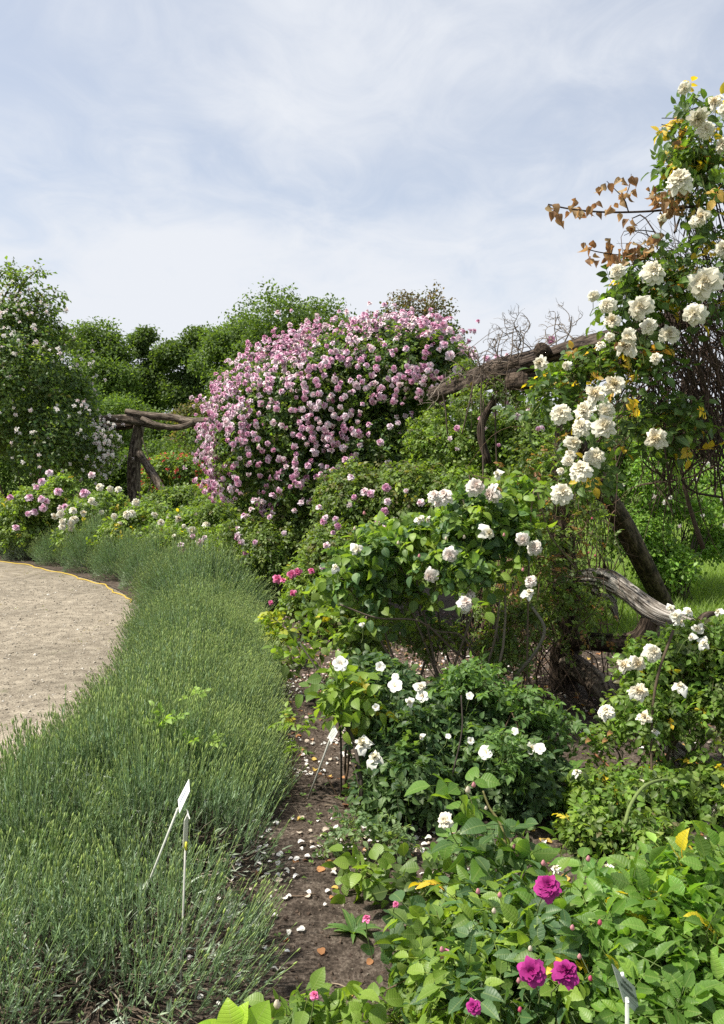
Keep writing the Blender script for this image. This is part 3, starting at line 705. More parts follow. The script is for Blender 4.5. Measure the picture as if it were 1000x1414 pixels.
def gx(px, D): return (px - 500) / F * D
def topz(py, D): return W(500, py, D)[2]
TP1 = [((.050, .084, .020), 4), ((.068, .11, .026), 3), ((.09, .138, .032), 1.2)]
TP2 = [((.040, .068, .018), 4), ((.055, .09, .023), 3), ((.075, .112, .028), 1)]
TPL = [((.065, .11, .022), 4), ((.09, .145, .03), 3), ((.045, .08, .018), 1.5)]
TPO = [((.085, .085, .035), 3), ((.11, .10, .05), 2), ((.06, .08, .025), 3), ((.15, .10, .07), .6)]
TPC = [((.07, .05, .03), 3), ((.05, .055, .022), 3), ((.09, .06, .04), 1.5)]
def tr(name, label, px, py, D, wpx, pal, seed, crown=.25, **kw):
    H = topz(py, D) * (1.10 if crown > .1 else 1.04); rx = wpx / 2 / F * D * 1.15
    kw['nleaf'] = int(kw.get('nleaf', 12000) * 2.0); kw.setdefault('lsz', .0040 * D); kw['open_'] = kw.get('open_', .28) * .75
    return tree(name, label, (gx(px, D), D), H, H * crown, rx, rx, seed, pal, **kw)
tr('broadleaf_tree', 'tall rounded green tree rising behind the left end of the far pergola', 145, 434, 46, 92, TP1, 1, .22, lumps=22, trunk_r=.35)
tr('broadleaf_tree', 'narrow dark tree between the rounded tree and its wider neighbour', 208, 446, 50, 52, TP2, 2, .2, lumps=14)
tr('broadleaf_tree', 'dark wide tree behind the gap over the far pergola beam', 258, 438, 48, 62, TP2, 3, .2, lumps=16)
tr('slender_tree', 'airy open tree just left of the pink climber top', 318, 446, 34, 96, TP1, 4, .35, lumps=14, open_=.42, nleaf=9000)
tr('slender_tree', 'feathery green tree whose top shows above the pink climber', 385, 440, 30, 150, TP1, 5, .3, lumps=26, open_=.34, nleaf=15000)
tr('slender_tree', 'green tree behind the middle of the pink climber, taller than the mound', 462, 420, 31, 120, TP1, 6, .3, lumps=24, open_=.32, nleaf=15000)
tr('copper_tree', 'bronze brown tree showing over the right shoulder of the pink climber', 562, 436, 40, 150, TPC, 7, .3, lumps=18, open_=.25)
tr('broadleaf_tree', 'mid green tree low behind the right half of the pink climber', 610, 440, 38, 70, TP2, 8, .3, lumps=12)
tr('broadleaf_tree', 'large green tree filling the distance left of the far climber', 60, 455, 52, 110, TP1, 9, .15, lumps=18)
tr('broadleaf_tree', 'green tree out past the left climber', -60, 430, 50, 130, TP2, 10, .15, lumps=18)
# understorey shrubs behind the far pergola
def shrubm(label, px, py, D, wpx, pal, seed, name='background_shrub', **kw):
    kw.setdefault('lumps', 12); kw.setdefault('nleaf', 7000); kw.setdefault('lump_r', .55); kw.setdefault('trunk_r', .06); kw.setdefault('open_', .15)
    o = tr(name, label, px, py, D, wpx, pal, seed, .02, **kw); o['category'] = 'shrub'; o['group'] = 'shrubs behind the far pergola'; return o
shrubm('pale willowy shrub beside the top of the left climber', 100, 478, 22, 70, TPL, 20, nleaf=5000, open_=.3)
shrubm('yellow green shrub left of the far pergola post', 150, 540, 28, 80, TPL, 21)
shrubm('deep green shrub directly behind the far pergola post', 190, 548, 34, 80, TP1, 22)
shrubm('fresh green shrub right of the far pergola post above the beam', 228, 545, 30, 80, TPL[:1] + TP1, 23)
shrubm('olive brown shrub beside the left edge of the pink climber', 272, 545, 25, 74, TPO, 24)
shrubm('low rounded shrub under the far pergola beam', 235, 605, 22, 90, TPL[:1] + TP1, 25)
shrubm('dull olive shrub low beside the red flowers', 285, 610, 20, 56, TPO, 26)
shrubm('low green shrub in the gap between left climber and post', 160, 610, 24, 60, TP1, 27)
shrubm('leafy mass behind the lower left of the pink climber', 330, 560, 20, 130, TP1, 28)
shrubm('green shrub filling the gap under the right shoulder of the pink climber', 560, 575, 17, 150, TP1, 29, nleaf=9000)
shrubm('green shrub past the left climber at the edge of the lawn', 10, 560, 26, 160, TP1, 40, nleaf=9000)
shrubm('dark green shrub beyond the left climber', -90, 540, 28, 150, TP2, 41, nleaf=8000)
# right-hand distance, behind the log
for i, (lab, px, py, D, w, pal) in enumerate([
    ('tree line shrub seen under the log near the pink climber', 650, 566, 30, 110, TP1),
    ('fresh green shrub seen under the log left of the dark post', 735, 560, 24, 110, TPL),
    ('green shrub in the distance behind the dark post', 810, 566, 30, 110, TPL[:1] + TP1),
    ('dark green shrub in the distance behind the white climber', 890, 560, 34, 130, TP2),
    ('green shrub far right behind the white climber', 985, 566, 30, 120, TP1)]):
    o = shrubm(lab, px, py, D, w, pal, 30 + i, nleaf=8000); o['group'] = 'shrubs beyond the meadow'

M_DARKBARK2 = bark_mat('brown_bark', (.008, .006, .005), (.042, .031, .024), (.115, .09, .072), 4.2, 3.6, .3)
# ------------------------------------------------------------------ lavender hedge
def lav_stem(seed, leafy=.5, budc=(1.55, 1.3, .75)):
    rs = R(seed); it = []; bend = rs.uniform(-.06, .06)
    ax = np.array([[bend * t * t, t, 0.03 * math.sin(2 * t)] for t in (0, .35, .7, .93)]); v = []; f = []
    for i, p in enumerate(ax):
        for a in (0, 2.1, 4.2): v.append(p + (.0075 - .001 * i) * np.array([math.cos(a), 0, math.sin(a)]))
    for i in range(3):
        for j in range(3): f.append([i*3+j, i*3+(j+1) % 3, i*3+3+(j+1) % 3, i*3+3+j])
    it.append((T(v, f, np.repeat([[.75, .85, .8], [1, 1.05, .85], [1.2, 1.2, .9], [1.45, 1.35, .95]], 3, 0)), I3, np.zeros(3), 1))
    for k in range(9):                                          # narrow paired leaves
        t = rs.uniform(.02, .62); a = rs.uniform(0, 6.28); L = rs.uniform(.10, .19) * (1.1 - t * .6)
        lf = T([[-.05, 0, 0], [.05, 0, 0], [0.02, 1, .05], [.06, .5, .03], [-.06, .5, .03]], [[0, 1, 3, 4], [4, 3, 2]], np.tile([1.05, 1.1, 1.3], (5, 1)))
        M = np.array(Matrix.Rotation(a, 3, 'Y') @ Matrix.Rotation(rs.uniform(.25, .65), 3, 'X')); it.append((lf, M, np.array([bend*t*t, t, 0]), L))
    v = []; f = []
    for r, y in ((.006, .92), (.012, .94), (.011, .975), (.001, 1.01)):
        for a in (0, 1.57, 3.14, 4.71): v.append([bend + r * math.cos(a), y, .02 + r * math.sin(a)])
    for i in range(3):
        for j in range(4): f.append([i*4+j, i*4+(j+1) % 4, i*4+4+(j+1) % 4, i*4+4+j])
    it.append((T(v, f, np.tile(budc, (len(v), 1))), I3, np.zeros(3), 1))
    return join_t(it)
STEMS = [lav_stem(s, budc=c) for s, c in ((1, (1.6, 1.45, .9)), (2, (1.8, 1.55, .9)), (3, (1.4, 1.35, .9)), (4, (1.5, 1.35, 1.0)))]
NLEAF = T([[-.05, 0, 0], [.05, 0, 0], [.065, .55, .02], [-.065, .55, .02], [0, 1, -.05]], [[0, 1, 2, 3], [3, 2, 4]])
def lavender_meshes(seed, nst, woody, rad=.52, hh=.34, fan=.62):
    rs = R(seed)
    def dome(n, lo=.0, hi=1.0, rmax=1.0):
        a = rs.uniform(0, 6.28, n); r = np.sqrt(rs.uniform(0, 1, n)) * rmax; z = np.sqrt(np.clip(1 - r ** 2.4, 0, 1)) * hh * rs.uniform(lo, hi, n)
        q = np.column_stack([np.cos(a) * r * rad, np.sin(a) * r * rad, z]); q[:, 2] *= .78 + .44 * vnoise(q * np.array([5, 5, 0]) + seed); return q, a, r
    mb = MB()
    q, a, r = dome(nst, .55, 1.0)
    if woody:                                                    # thinned patches where old wood shows
        keep = vnoise(q * np.array([5, 5, 3]) + seed * 3.1) > .52; q, a, r = q[keep], a[keep], r[keep]
    else: keep = vnoise(q * np.array([8, 8, 0]) + seed * 1.7) > .24; q, a, r = q[keep], a[keep], r[keep]
    n = len(q); tuft = vnoise(q * 7 + 5.5) * 2 - 1
    d = np.column_stack([np.cos(a) * r ** 2 * fan + rs.normal(size=n) * .11, np.sin(a) * r ** 2 * fan + rs.normal(size=n) * .11, np.ones(n)]); d[:, 0] += tuft * .16
    L = rs.uniform(.17, .30, n) * (1 - .25 * r) * (.9 + .25 * vnoise(q * np.array([4, 4, 0]) + 9)); M = frames(d, rs.normal(size=(n, 3)) + [0, 0, .01]); k = rs.randint(0, 4, n)
    base = np.array([(.165, .235, .115), (.195, .268, .135), (.135, .195, .10)])[rs.randint(0, 3, n)] * rs.uniform(.8, 1.2, (n, 1))
    for i in range(4): s = k == i; mb.inst(STEMS[i], q[s], M[s], L[s], base[s])
    m_st = mb.mesh('flower_stems', M_LAV)
    mb = MB(); q, a, r = dome(int(nst * 1.9), .15, 1.0, 1.03); n = len(q)
    if woody: keep = vnoise(q * np.array([6, 6, 4]) + seed * 3.1) > .36; q, a, r = q[keep], a[keep], r[keep]; n = len(q)
    d = np.column_stack([np.cos(a) * r, np.sin(a) * r, .7 * np.ones(n)]) + rs.normal(size=(n, 3)) * .55
    silver = vnoise(q * 9 + 2.2) > (.60 if woody else .76)
    cc = np.where(silver[:, None], np.array([[.30, .34, .28]]), np.array([[.17, .215, .14]])) * rs.uniform(.7, 1.3, (n, 1))
    mb.inst(NLEAF, q, frames(d, rs.normal(size=(n, 3)) + [0, 0, .5]), rs.uniform(.03, .06, n), cc); m_fo = mb.mesh('foliage', M_LAV)
    mb = MB()
    for i in range(420 if woody else 90):
        a = rs.uniform(0, 6.28); r = rs.uniform(.3, .98); e = np.array([math.cos(a) * r * rad, math.sin(a) * r * rad, rs.uniform(.1, .9) * hh * math.sqrt(max(.05, 1 - r ** 2.4)) + .03])
        b = np.array([e[0] * .25, e[1] * .25, -.01]); rr = rs.uniform(.0018, .0055) if not woody else rs.uniform(.002, .0065)
        mb.tube(wiggle(b, e, rs, 7, .14, .03), np.linspace(rr, rr * .3, 7), 4, np.array([(.13, .10, .075), (.26, .22, .17), (.08, .06, .045)][rs.randint(3)]), cap=False)
    m_wd = mb.mesh('woody_stems', M_TWIG); return m_st, m_fo, m_wd
LV = [lavender_meshes(1, 2000, False), lavender_meshes(2, 2000, False), lavender_meshes(3, 2000, False), lavender_meshes(4, 1700, True), lavender_meshes(5, 1500, True, .54, .30), lavender_meshes(6, 2300, False, .46, .42, 1.15), lavender_meshes(7, 2300, False, .46, .42, 1.15)]
lrs = R(9)
NEARL = 'one of the merged lavender plants in the dense middle of the hedge'
spots = [(-1.34, 2.30, 4, 1.0, 'lavender plant at the bottom left corner with bare grey stems showing'),
         (-.84, 2.38, 4, 1.0, 'open lavender plant with woody twigs around the long thin label rod'),
         (-1.02, 3.12, 3, 1.02, 'lavender plant just behind the white tilted label by the gravel'), (-1.36, 2.92, 3, .95, 'bushy lavender plant spilling over the near gravel edge'),
         (-.78, 3.02, 3, .92, 'lavender plant leaning over the soil beside the near white petals')]
def edge_off(y, off):
    i = np.argmin(np.abs(EDGE[:, 1] - y)); i = max(1, min(len(EDGE) - 2, i)); t = norm(EDGE[i+1] - EDGE[i-1]); nrm = np.array([t[1], -t[0], 0])
    p = np.array([np.interp(y, EDGE[:, 1], EDGE[:, 0]), y, 0]); return p + nrm * off
y = 3.45
while y < 7.4:
    p = edge_off(y, .36 + lrs.uniform(-.04, .04)); spots.append((p[0], p[1], lrs.randint(3), 1.0, NEARL))
    p = edge_off(y + .2, .54 + lrs.uniform(-.04, .04)); spots.append((p[0], p[1], lrs.randint(3), .84, NEARL))
    y += .52
FL = ['large lavender clump bulging over the gravel at the bend of the hedge', 'lavender plant behind the bulging clump at the bend',
      'lavender clump where the yellow hose ends', 'lavender clump beside the yellow hose, second after the bend', 'lavender clump with a greyish gap on its right, along the hose',
      'lavender clump below the white rose shrubs beside the hose', 'lavender clump right of the far left one along the hose', 'far lavender clump at the left edge of the picture',
      'lavender clump beyond the left edge', 'farthest lavender clump beyond the left edge']
far_sp = [(7.9, .55, 1.28), (8.4, 1.25, 1.2), (9.0, .50, .98), (9.95, .52, 1.02), (10.85, .52, .98), (11.6, .55, 1.05), (12.35, .55, 1.0), (13.0, .55, 1.05), (13.7, .55, 1.05), (14.3, .6, 1.1)]
for (yy, off, s), lab in zip(far_sp, FL):
    p = edge_off(yy, off); spots.append((p[0], p[1], 5 + lrs.randint(2), s, lab))
for x, yv, v, s, lab in spots:
    root = thing('lavender_plant', lab, 'lavender', (x, yv, 0), 'lavender plants of the hedge round the path')
    root.rotation_euler = (0, 0, lrs.uniform(0, 6.28)); root.scale = (s, s, s * lrs.uniform(.90, 1.12) * (.84 if yv < 2.5 else 1.08 if yv > 8.8 else 1.02))
    for me, nm in zip(LV[v], ('flower_stems', 'foliage', 'woody_stems')):
        o = bpy.data.objects.new(nm, me); C.objects.link(o); o.parent = root; o['kind'] = 'stuff'

# yellow hose along the path's far edge
hp = []
for i, yy in enumerate(np.linspace(9.1, 14.9, 40)):
    p = edge_off(yy, -.05 + .03 * math.sin(i * .9) + .02 * math.sin(i * 2.3)); hp.append((p[0], p[1], .006 + .004 * math.sin(i * 1.7)))
mb = MB(); mb.tube(smooth_line(hp, 3), .010, 8, (.42, .30, .05)); o = mb.build('garden_hose', M_HOSE); tag(o, 'yellow garden hose lying along the curved edge of the gravel', 'hose')

# ------------------------------------------------------------------ rustic pergolas and old logs
def log(root, pts, rad, name, mat, sides=22, rough=.16, seed=0, sub=5, label=None, fr=(2.2, 2.2)):
    P = smooth_line([W(*p) if len(p) == 3 and p[2] > 0 and p[1] > 20 else p for p in pts], sub); r = np.interp(np.linspace(0, 1, len(P)), np.linspace(0, 1, len(rad)), rad)
    mb = MB(); mb.tube(P, r, sides, (.2, .17, .14), rough, seed, True, fr); return mb.build(name, mat, root, label=label)
pb = W(776, 960, 5.5); pb[2] = 0
root = thing('rustic_pergola', 'rustic pergola of rough dark logs carrying the white climber', 'pergola', pb)
ptop = W(792, 486, 5.55)
log(root, [(pb[0], pb[1], -.1), (pb[0] + .02, 5.5, .6), (pb[0] - .02, 5.52, 1.3), (ptop[0]-.03, 5.55, 1.9), tuple(ptop)], [.10, .085, .08, .075, .08], 'post', M_DARKBARK, seed=1, sub=10)
# put posts with world points: helper above leaves world triples whose second value is small
log(root, [(600, 545, 7.7), (650, 528, 7.0), (700, 512, 6.3), (748, 497, 5.75), (790, 490, 5.5)], [.075, .095, .105, .095, .06], 'beam', M_DARKBARK2, 36, .26, 2, 14)
log(root, [(725, 503, 5.75), (790, 483, 5.4), (850, 470, 5.0), (910, 452, 4.7), (990, 430, 4.5)], [.06, .068, .072, .065, .05], 'beam', M_DARKBARK2, 32, .22, 3, 12)
log(root, [(705, 527, 5.95), (770, 518, 5.6), (840, 500, 5.3), (905, 488, 5.0)], [.06, .072, .07, .055], 'beam', M_DARKBARK, 32, .24, 4, 12)
log(root, [(748, 484, 5.1), (752, 486, 5.6), (758, 489, 6.2)], [.05, .05, .05], 'crosspiece', M_DARKBARK, 16, .05, 5)
log(root, [(674, 640, 6.2), (664, 590, 6.2), (690, 540, 6.2)], [.03, .032, .03], 'strut', M_DARKBARK, 10, .1, 6)
foot = G(925, 853)
log(root, [tuple(W(785, 590, 5.6)), tuple(W(830, 672, 6.1)), tuple(W(872, 745, 6.9)), tuple(foot)], [.07, .075, .085, .10], 'brace', M_DARKBARK, 20, .18, 7, 12)
root = thing('rustic_pergola', 'far rustic pergola of weathered logs between the two pink climbers', 'pergola', (W(188, 700, 16)[0], 16, 0))
b = W(186, 700, 16); t = W(192, 588, 16)
log(root, [(b[0], 16, -.1), (b[0], 16, .5), tuple(W(185, 640, 16)), tuple(t)], [.135, .13, .125, .11], 'post', M_BARK, seed=11, sub=10, fr=(3, 1.4))
log(root, [(118, 579, 15.9), (150, 578, 15.9), (185, 580, 15.8), (206, 586, 15.8), (222, 592, 15.7)], [.06, .075, .095, .085, .05], 'beam', M_BARK, 18, .2, 12, 10)
log(root, [(174, 568, 15.8), (205, 574, 15.7), (240, 577, 15.6), (262, 583, 15.5), (290, 581, 15.3)], [.055, .075, .07, .085, .07], 'beam', M_BARK, 18, .2, 13, 10)
log(root, [(196, 578, 15.6), (216, 587, 15.5), (240, 591, 15.5), (258, 588, 15.4), (268, 582, 15.4)], [.05, .06, .065, .06, .05], 'beam', M_BARK, 16, .15, 14, 10)
log(root, [(140, 589, 16.2), (170, 588, 16.2), (205, 583, 16.1)], [.06, .08, .06], 'beam', M_DARKBARK, 14, .15, 15, 8)
log(root, [(192, 626, 15.8), (208, 650, 15.4), (229, 684, 14.9)], [.07, .075, .07], 'brace', M_BARK, 16, .15, 16, 8)
mb = MB(); p = smooth_line([W(196, 604, 15.6), W(207, 640, 15.5), W(208, 668, 15.4), W(198, 692, 15.4)], 6); mb.tube(p, .012, 5, (.2, .17, .12)); mb.build('hanging_cane', M_TWIG, root)
ft = W(845, 838, 5.3)
root = thing('weathered_trunk', 'silver grey fallen trunk with a hollow, leaning beside the dark post', 'log', (ft[0], 5.3, 0))
log(root, [(768, 806, 5.5), (800, 797, 5.35), (838, 800, 5.2), (868, 818, 5.1), (900, 842, 5.0), (930, 855, 4.95), (968, 866, 4.9), (1010, 872, 4.8), (1060, 905, 4.7)], [.04, .055, .072, .056, .062, .056, .03, .03, .025], 'trunk', M_SILVER, 48, .36, 21, 10)
log(root, [(900, 846, 5.0), (890, 872, 5.02), (876, 886, 5.05), (846, 888, 5.1), (806, 886, 5.3), (770, 896, 5.5)], [.05, .055, .07, .055, .05, .04], 'branch', M_DARKBARK, 16, .22, 22, 9)
log(root, [(820, 812, 5.25), (843, 830, 5.2), (853, 855, 5.2)], [.04, .04, .012], 'branch', M_SILVER, 12, .25, 23, 8)
log(root, [(965, 862, 4.9), (975, 850, 4.95), (992, 846, 5.0)], [.028, .022, .01], 'branch', M_DARKBARK, 10, .2, 24, 6)
g = G(905, 905); 
log(root, [tuple(W(904, 855, 5.25)), tuple(W(905, 890, 5.25)), (W(905, 890, 5.25)[0], 5.25, -.05)], [.034, .032, .032], 'prop', M_BARK, 12, .1, 25, 6)
root = thing('fallen_log', 'brown grey log slanting from the foot of the post into the right rose bush', 'log', (W(815, 940, 5.2)[0], 5.2, 0))
log(root, [(770, 905, 5.55), (800, 925, 5.35), (830, 948, 5.1), (850, 985, 4.8)], [.075, .085, .08, .06], 'log', M_BARK, 20, .2, 26, 9)
root = thing('dead_branch', 'pale bleached dead branch inside the lower right rose bush', 'branch', (W(930, 1040, 4.0)[0], 4.0, 0))
log(root, [(870, 1000, 4.25), (905, 1018, 4.1), (940, 1042, 3.95), (975, 1065, 3.8), (1020, 1085, 3.7)], [.02, .035, .045, .035, .03], 'wood', M_SILVER, 14, .3, 27, 7)
log(root, [(955, 1178, 3.3), (972, 1140, 3.35), (1000, 1105, 3.4), (1030, 1080, 3.4)], [.014, .018, .018, .014], 'wood', M_SILVER, 10, .15, 28, 6)

# ------------------------------------------------------------------ far left: climber and shrubs
def scatter_blossoms(root, blobs, kind, n, rs, size, nobj=300, dens=None, shell=(.98, 1.08), cl=1, clr=.06, amp=.3, freq=3.0, front=-.15, sag=.0, face=(.9, .1)):
    P, N = sample_blobs(blobs, n * 6, rs, shell, amp, freq, -.6)
    toc = norm(np.array([0, 0, EYE]) - P); f = (N * toc).sum(1); ok = (f > front) | (N[:, 2] > .5)
    if dens is not None:
        x, y, _ = project(P); ok &= rs.rand(len(P)) < dens(x, y, P)
    P, N = P[ok], N[ok]; P = P[:max(1, n // cl)]; N = N[:len(P)]
    if cl > 1:
        m = rs.randint(1, 2 * cl, len(P)); P = np.repeat(P, m, 0); N = np.repeat(N, m, 0); P = P + rs.normal(size=P.shape) * clr
    ax = norm(N * face[0] + norm(np.array([0, 0, EYE]) - P) * face[1] + [0, 0, .15] + rs.normal(size=P.shape) * .35); ids = front_pick(P, nobj, 6); solo = np.zeros(len(P), bool); solo[ids] = True
    sz = size * rs.uniform(.62, 1.15, len(P))
    for i in ids:
        put(ME[kind][rs.randint(len(ME[kind]))], 'blossom', P[i], frames_z(ax[i][None], rs)[0], sz[i], root)
    r = np.where(~solo)[0]
    if len(r):
        mb = MB(); L = {'pink': PINK_T, 'small': SMALL_T, 'red': RED_T, 'white': WHITE_FLAT_T, 'hotpink': HOTPINK_T}[kind]; k = rs.randint(0, len(L), len(r)); M = frames_z(ax[r], rs)
        for q in range(len(L)): s = k == q; mb.inst(L[q], P[r][s], M[s], sz[r][s], np.ones((s.sum(), 3)))
        mb.build('blossoms_behind', M_PETAL, root, kind='stuff')

LB = [B(15, 560, 15, 95, 130, 1.5), B(70, 620, 14.6, 62, 80, 1.1), B(-70, 560, 16, 90, 150, 1.6), B(20, 470, 15.2, 60, 60, .9), B(100, 560, 15.2, 30, 60, .7)]
root, rs = bush('climbing_rose', 'tall green climbing rose with tiny pale pink flowers at the left edge', 'climbing rose', LB, 51, 4200, 5, .26, .15, PAL_DARK + PAL_MID, CL_LO, shell=(.45, 1), amp=.4, freq=1.2, gap=.2, gfreq=1.5, ncane=4, cane_r=.02)
scatter_blossoms(root, LB, 'small', 620, rs, .078, 300, lambda x, y, P: .35 + .65 * (vnoise(P * 1.3) > .5), cl=2, clr=.16, amp=.4, freq=1.2)
for k, (a, b2) in enumerate([((10, 430), (54, 372)), ((30, 450), (90, 408)), ((0, 420), (30, 385)), ((20, 460), (70, 430)), ((45, 470), (92, 455)), ((-10, 400), (12, 380)), ((60, 500), (104, 470)), ((10, 470), (60, 405))]):
    p = smooth_line([W(a[0], a[1], 15), (W(a[0], a[1], 15) + W(b2[0], b2[1], 15)) / 2 + [0, .1, .18], W(b2[0], b2[1], 15)], 6); mb = MB(); mb.tube(p, np.linspace(.02, .007, len(p)), 5, (.09, .07, .04)); mb.build('cane', M_TWIG, root)
    m = 70; t = rs.randint(2, len(p), m); pos = p[t] + rs.normal(size=(m, 3)) * np.linspace(.22, .05, len(p))[t][:, None]; leaf_cloud(root, CL_LO, pos, frames(rs.normal(size=(m, 3)) + [0, 0, -.2], rs.normal(size=(m, 3)) * .6 + [0, 0, 1]), .17, PAL_MID, rs, name='foliage')
sp_b = [B(146, 620, 15.0, 12, 34, .4), B(140, 650, 14.8, 10, 18, .3)]
root, rs = bush('flowering_spray', 'loose column of tiny white flowers at the right edge of the left climber', 'rose', sp_b, 52, 160, 4, .2, .12, PAL_MID, CL_LO, ncane=2)
scatter_blossoms(root, sp_b, 'small', 150, rs, .075, 150, cl=2, clr=.1)

def shrub_rose(label, blobs, seed, nshoot, pal, kind, flowers, D, size=.12, L=.18, temps=None, **kw):
    root, rs = bush('shrub_rose', label, 'rose bush', blobs, seed, nshoot, 5, L, size, pal, temps or CL_MID, group='shrub roses in the bed', **kw)
    if flowers: blossoms(root, kind, pix_flowers(flowers, D, rs), rs, stems=False)
    return root, rs
shrub_rose('far left shrub rose with bright pink double blooms above the lavender', [B(52, 694, 13.3, 44, 24, .6), B(86, 672, 13.4, 16, 22, .4), B(10, 712, 13.6, 40, 22, .6), B(50, 735, 13.4, 60, 26, .6)], 60, 650, PAL_FRESH + PAL_MID, 'pink',
           [(14, 686, 8), (41, 686, 10), (57, 664, 9), (80, 678, 10), (57, 688, 9), (64, 692, 8), (48, 706, 9), (38, 709, 7), (60, 700, 10), (22, 728, 9), (68, 652, 9), (50, 672, 7), (90, 700, 11), (84, 701, 9), (116, 680, 12), (126, 655, 9), (60, 702, 9)], 12.7, .14)
r1 = [B(130, 712, 12.9, 44, 30, .6), B(150, 695, 13.2, 24, 18, .4), B(120, 742, 12.6, 50, 22, .5)]
shrub_rose('white flowered shrub rose left of the far pergola post', r1, 61, 650, PAL_MID + PAL_FRESH, 'white', [(75, 713, 7), (84, 709, 9), (101, 704, 9), (126, 691, 8), (131, 695, 6), (86, 720, 8), (102, 717, 10), (98, 723, 9), (86, 727, 8), (98, 730, 8), (163, 675, 8), (152, 675, 7), (115, 708, 7), (140, 707, 6), (137, 672, 9), (101, 748, 8), (134, 747, 9), (147, 735, 6), (107, 755, 7)], 12.2, .14)
r1 = [B(205, 722, 12.0, 48, 30, .6), B(180, 742, 11.8, 50, 26, .5), B(225, 745, 11.4, 40, 24, .5)]
shrub_rose('white flowered shrub rose in front of the far pergola post', r1, 62, 700, PAL_MID + PAL_FRESH, 'white', [(188, 693, 9), (182, 708, 8), (175, 710, 10), (158, 713, 7), (214, 711, 8), (215, 738, 9), (193, 742, 9), (199, 745, 7), (220, 736, 7), (201, 753, 8), (220, 750, 7), (235, 713, 8), (222, 720, 6), (248, 716, 7), (166, 722, 6)], 11.3, .14)
r1 = [B(268, 728, 11.2, 42, 28, .6), B(255, 750, 10.6, 46, 22, .5), B(300, 745, 10.2, 26, 24, .4)]
shrub_rose('white flowered shrub rose just left of the pink climber', r1, 63, 700, PAL_FRESH + PAL_MID, 'white', [(265, 733, 11), (285, 724, 9), (293, 746, 12), (254, 727, 5), (247, 716, 8), (222, 721, 8), (297, 758, 15), (318, 755, 6), (240, 740, 5), (308, 727, 6), (270, 710, 5)], 10.1, .13)
shrub_rose('low green shrub between the far post and the pink climber', [B(255, 694, 13.6, 46, 22, .7), B(215, 700, 14, 26, 14, .5), B(290, 705, 12.6, 26, 22, .5)], 64, 800, PAL_MID, 'small', [], 13, .15)
shrub_rose('yellow green shrub rose with faded pink blooms at the lavender edge', [B(318, 752, 9.6, 26, 28, .4), B(330, 775, 9.2, 20, 20, .3)], 65, 420, [((.14, .22, .03), 3), ((.20, .28, .04), 2), ((.10, .16, .03), 2)], 'pink', [(276, 748, 11), (282, 742, 7), (252, 760, 9), (250, 752, 8), (333, 778, 9), (335, 772, 7), (266, 740, 6)], 9.2, .12)
rb = [B(238, 650, 17.2, 40, 24, .7), B(280, 675, 17.2, 26, 16, .6), B(210, 680, 17, 24, 18, .5)]
root, rs = bush('shrub_rose', 'red flowered shrub behind the brace of the far pergola', 'rose bush', rb, 66, 560, 5, .25, .17, PAL_MID + PAL_FRESH, CL_LO, gap=.1)
scatter_blossoms(root, rb, 'red', 120, rs, .095, 120, lambda x, y, P: .9)

# ------------------------------------------------------------------ the great pink climber
PB = [B(530, 620, 8.7, 84, 66, .7), B(365, 655, 9.2, 66, 52, .6), B(430, 690, 8.9, 60, 36, .5), B(405, 590, 9.2, 112, 108, 1.0), B(362, 600, 9.3, 66, 92, .9), B(480, 550, 9.0, 118, 92, .95), B(560, 520, 8.7, 88, 72, .85), B(450, 660, 8.9, 90, 56, .8), B(604, 500, 8.6, 40, 44, .6), B(530, 478, 9.1, 66, 30, .7)]
root, rs = bush('climbing_rose', 'huge mound of climbing rose covered in pink double flowers', 'climbing rose', PB, 70, 6200, 5, .22, .115, PAL_MID + PAL_DARK + [((.11, .19, .03), 1.5)], CL_MID, shell=(.62, 1), amp=.26, freq=1.6, gap=.12, gfreq=2.2, ncane=8, cane_r=.018, cane_col=(.06, .045, .035))
def pink_dens(x, y, P):
    n = vnoise(P * 2.6); d = np.full(len(x), .12)
    left = np.clip((430 - x) / 110, 0, 1) * (y > 455); top = np.clip((585 - y) / 70, 0, 1) * (x < 600)
    d = np.maximum(d, .95 * left); d = np.maximum(d, .70 * top * (.2 + 1.1 * (n > .46))); d = np.maximum(d, .75 * ((x > 380) & (x < 500) & (y < 650)) * (n > .45)); d = np.maximum(d, .30 * (x > 560) * (y < 600))
    d *= np.where((x > 430) & (y > 640), .55, 1); d *= np.where((x > 340) & (x < 450) & (y > 590) & (n < .62), .35, 1); return d
scatter_blossoms(root, PB, 'pink', 1800, rs, .067, 300, pink_dens, shell=(1.0, 1.09), cl=2, clr=.085, amp=.26, freq=1.6, front=-.3)
rp = []
for px, py, s in [(604, 437, 9), (612, 447, 10), (620, 455, 9), (598, 449, 10), (588, 444, 8), (634, 466, 9), (614, 475, 11), (622, 490, 12), (633, 510, 12), (647, 508, 11), (598, 505, 10), (609, 552, 11), (625, 553, 9), (655, 492, 9), (672, 495, 9), (686, 492, 8), (762, 469, 10), (765, 483, 8), (700, 490, 7), (745, 478, 8)]:
    rp.append((px, py, s))
blossoms(root, 'pink', pix_flowers(rp[:13], 8.1, rs) + pix_flowers(rp[13:], 6.4, rs), rs, stems=False)

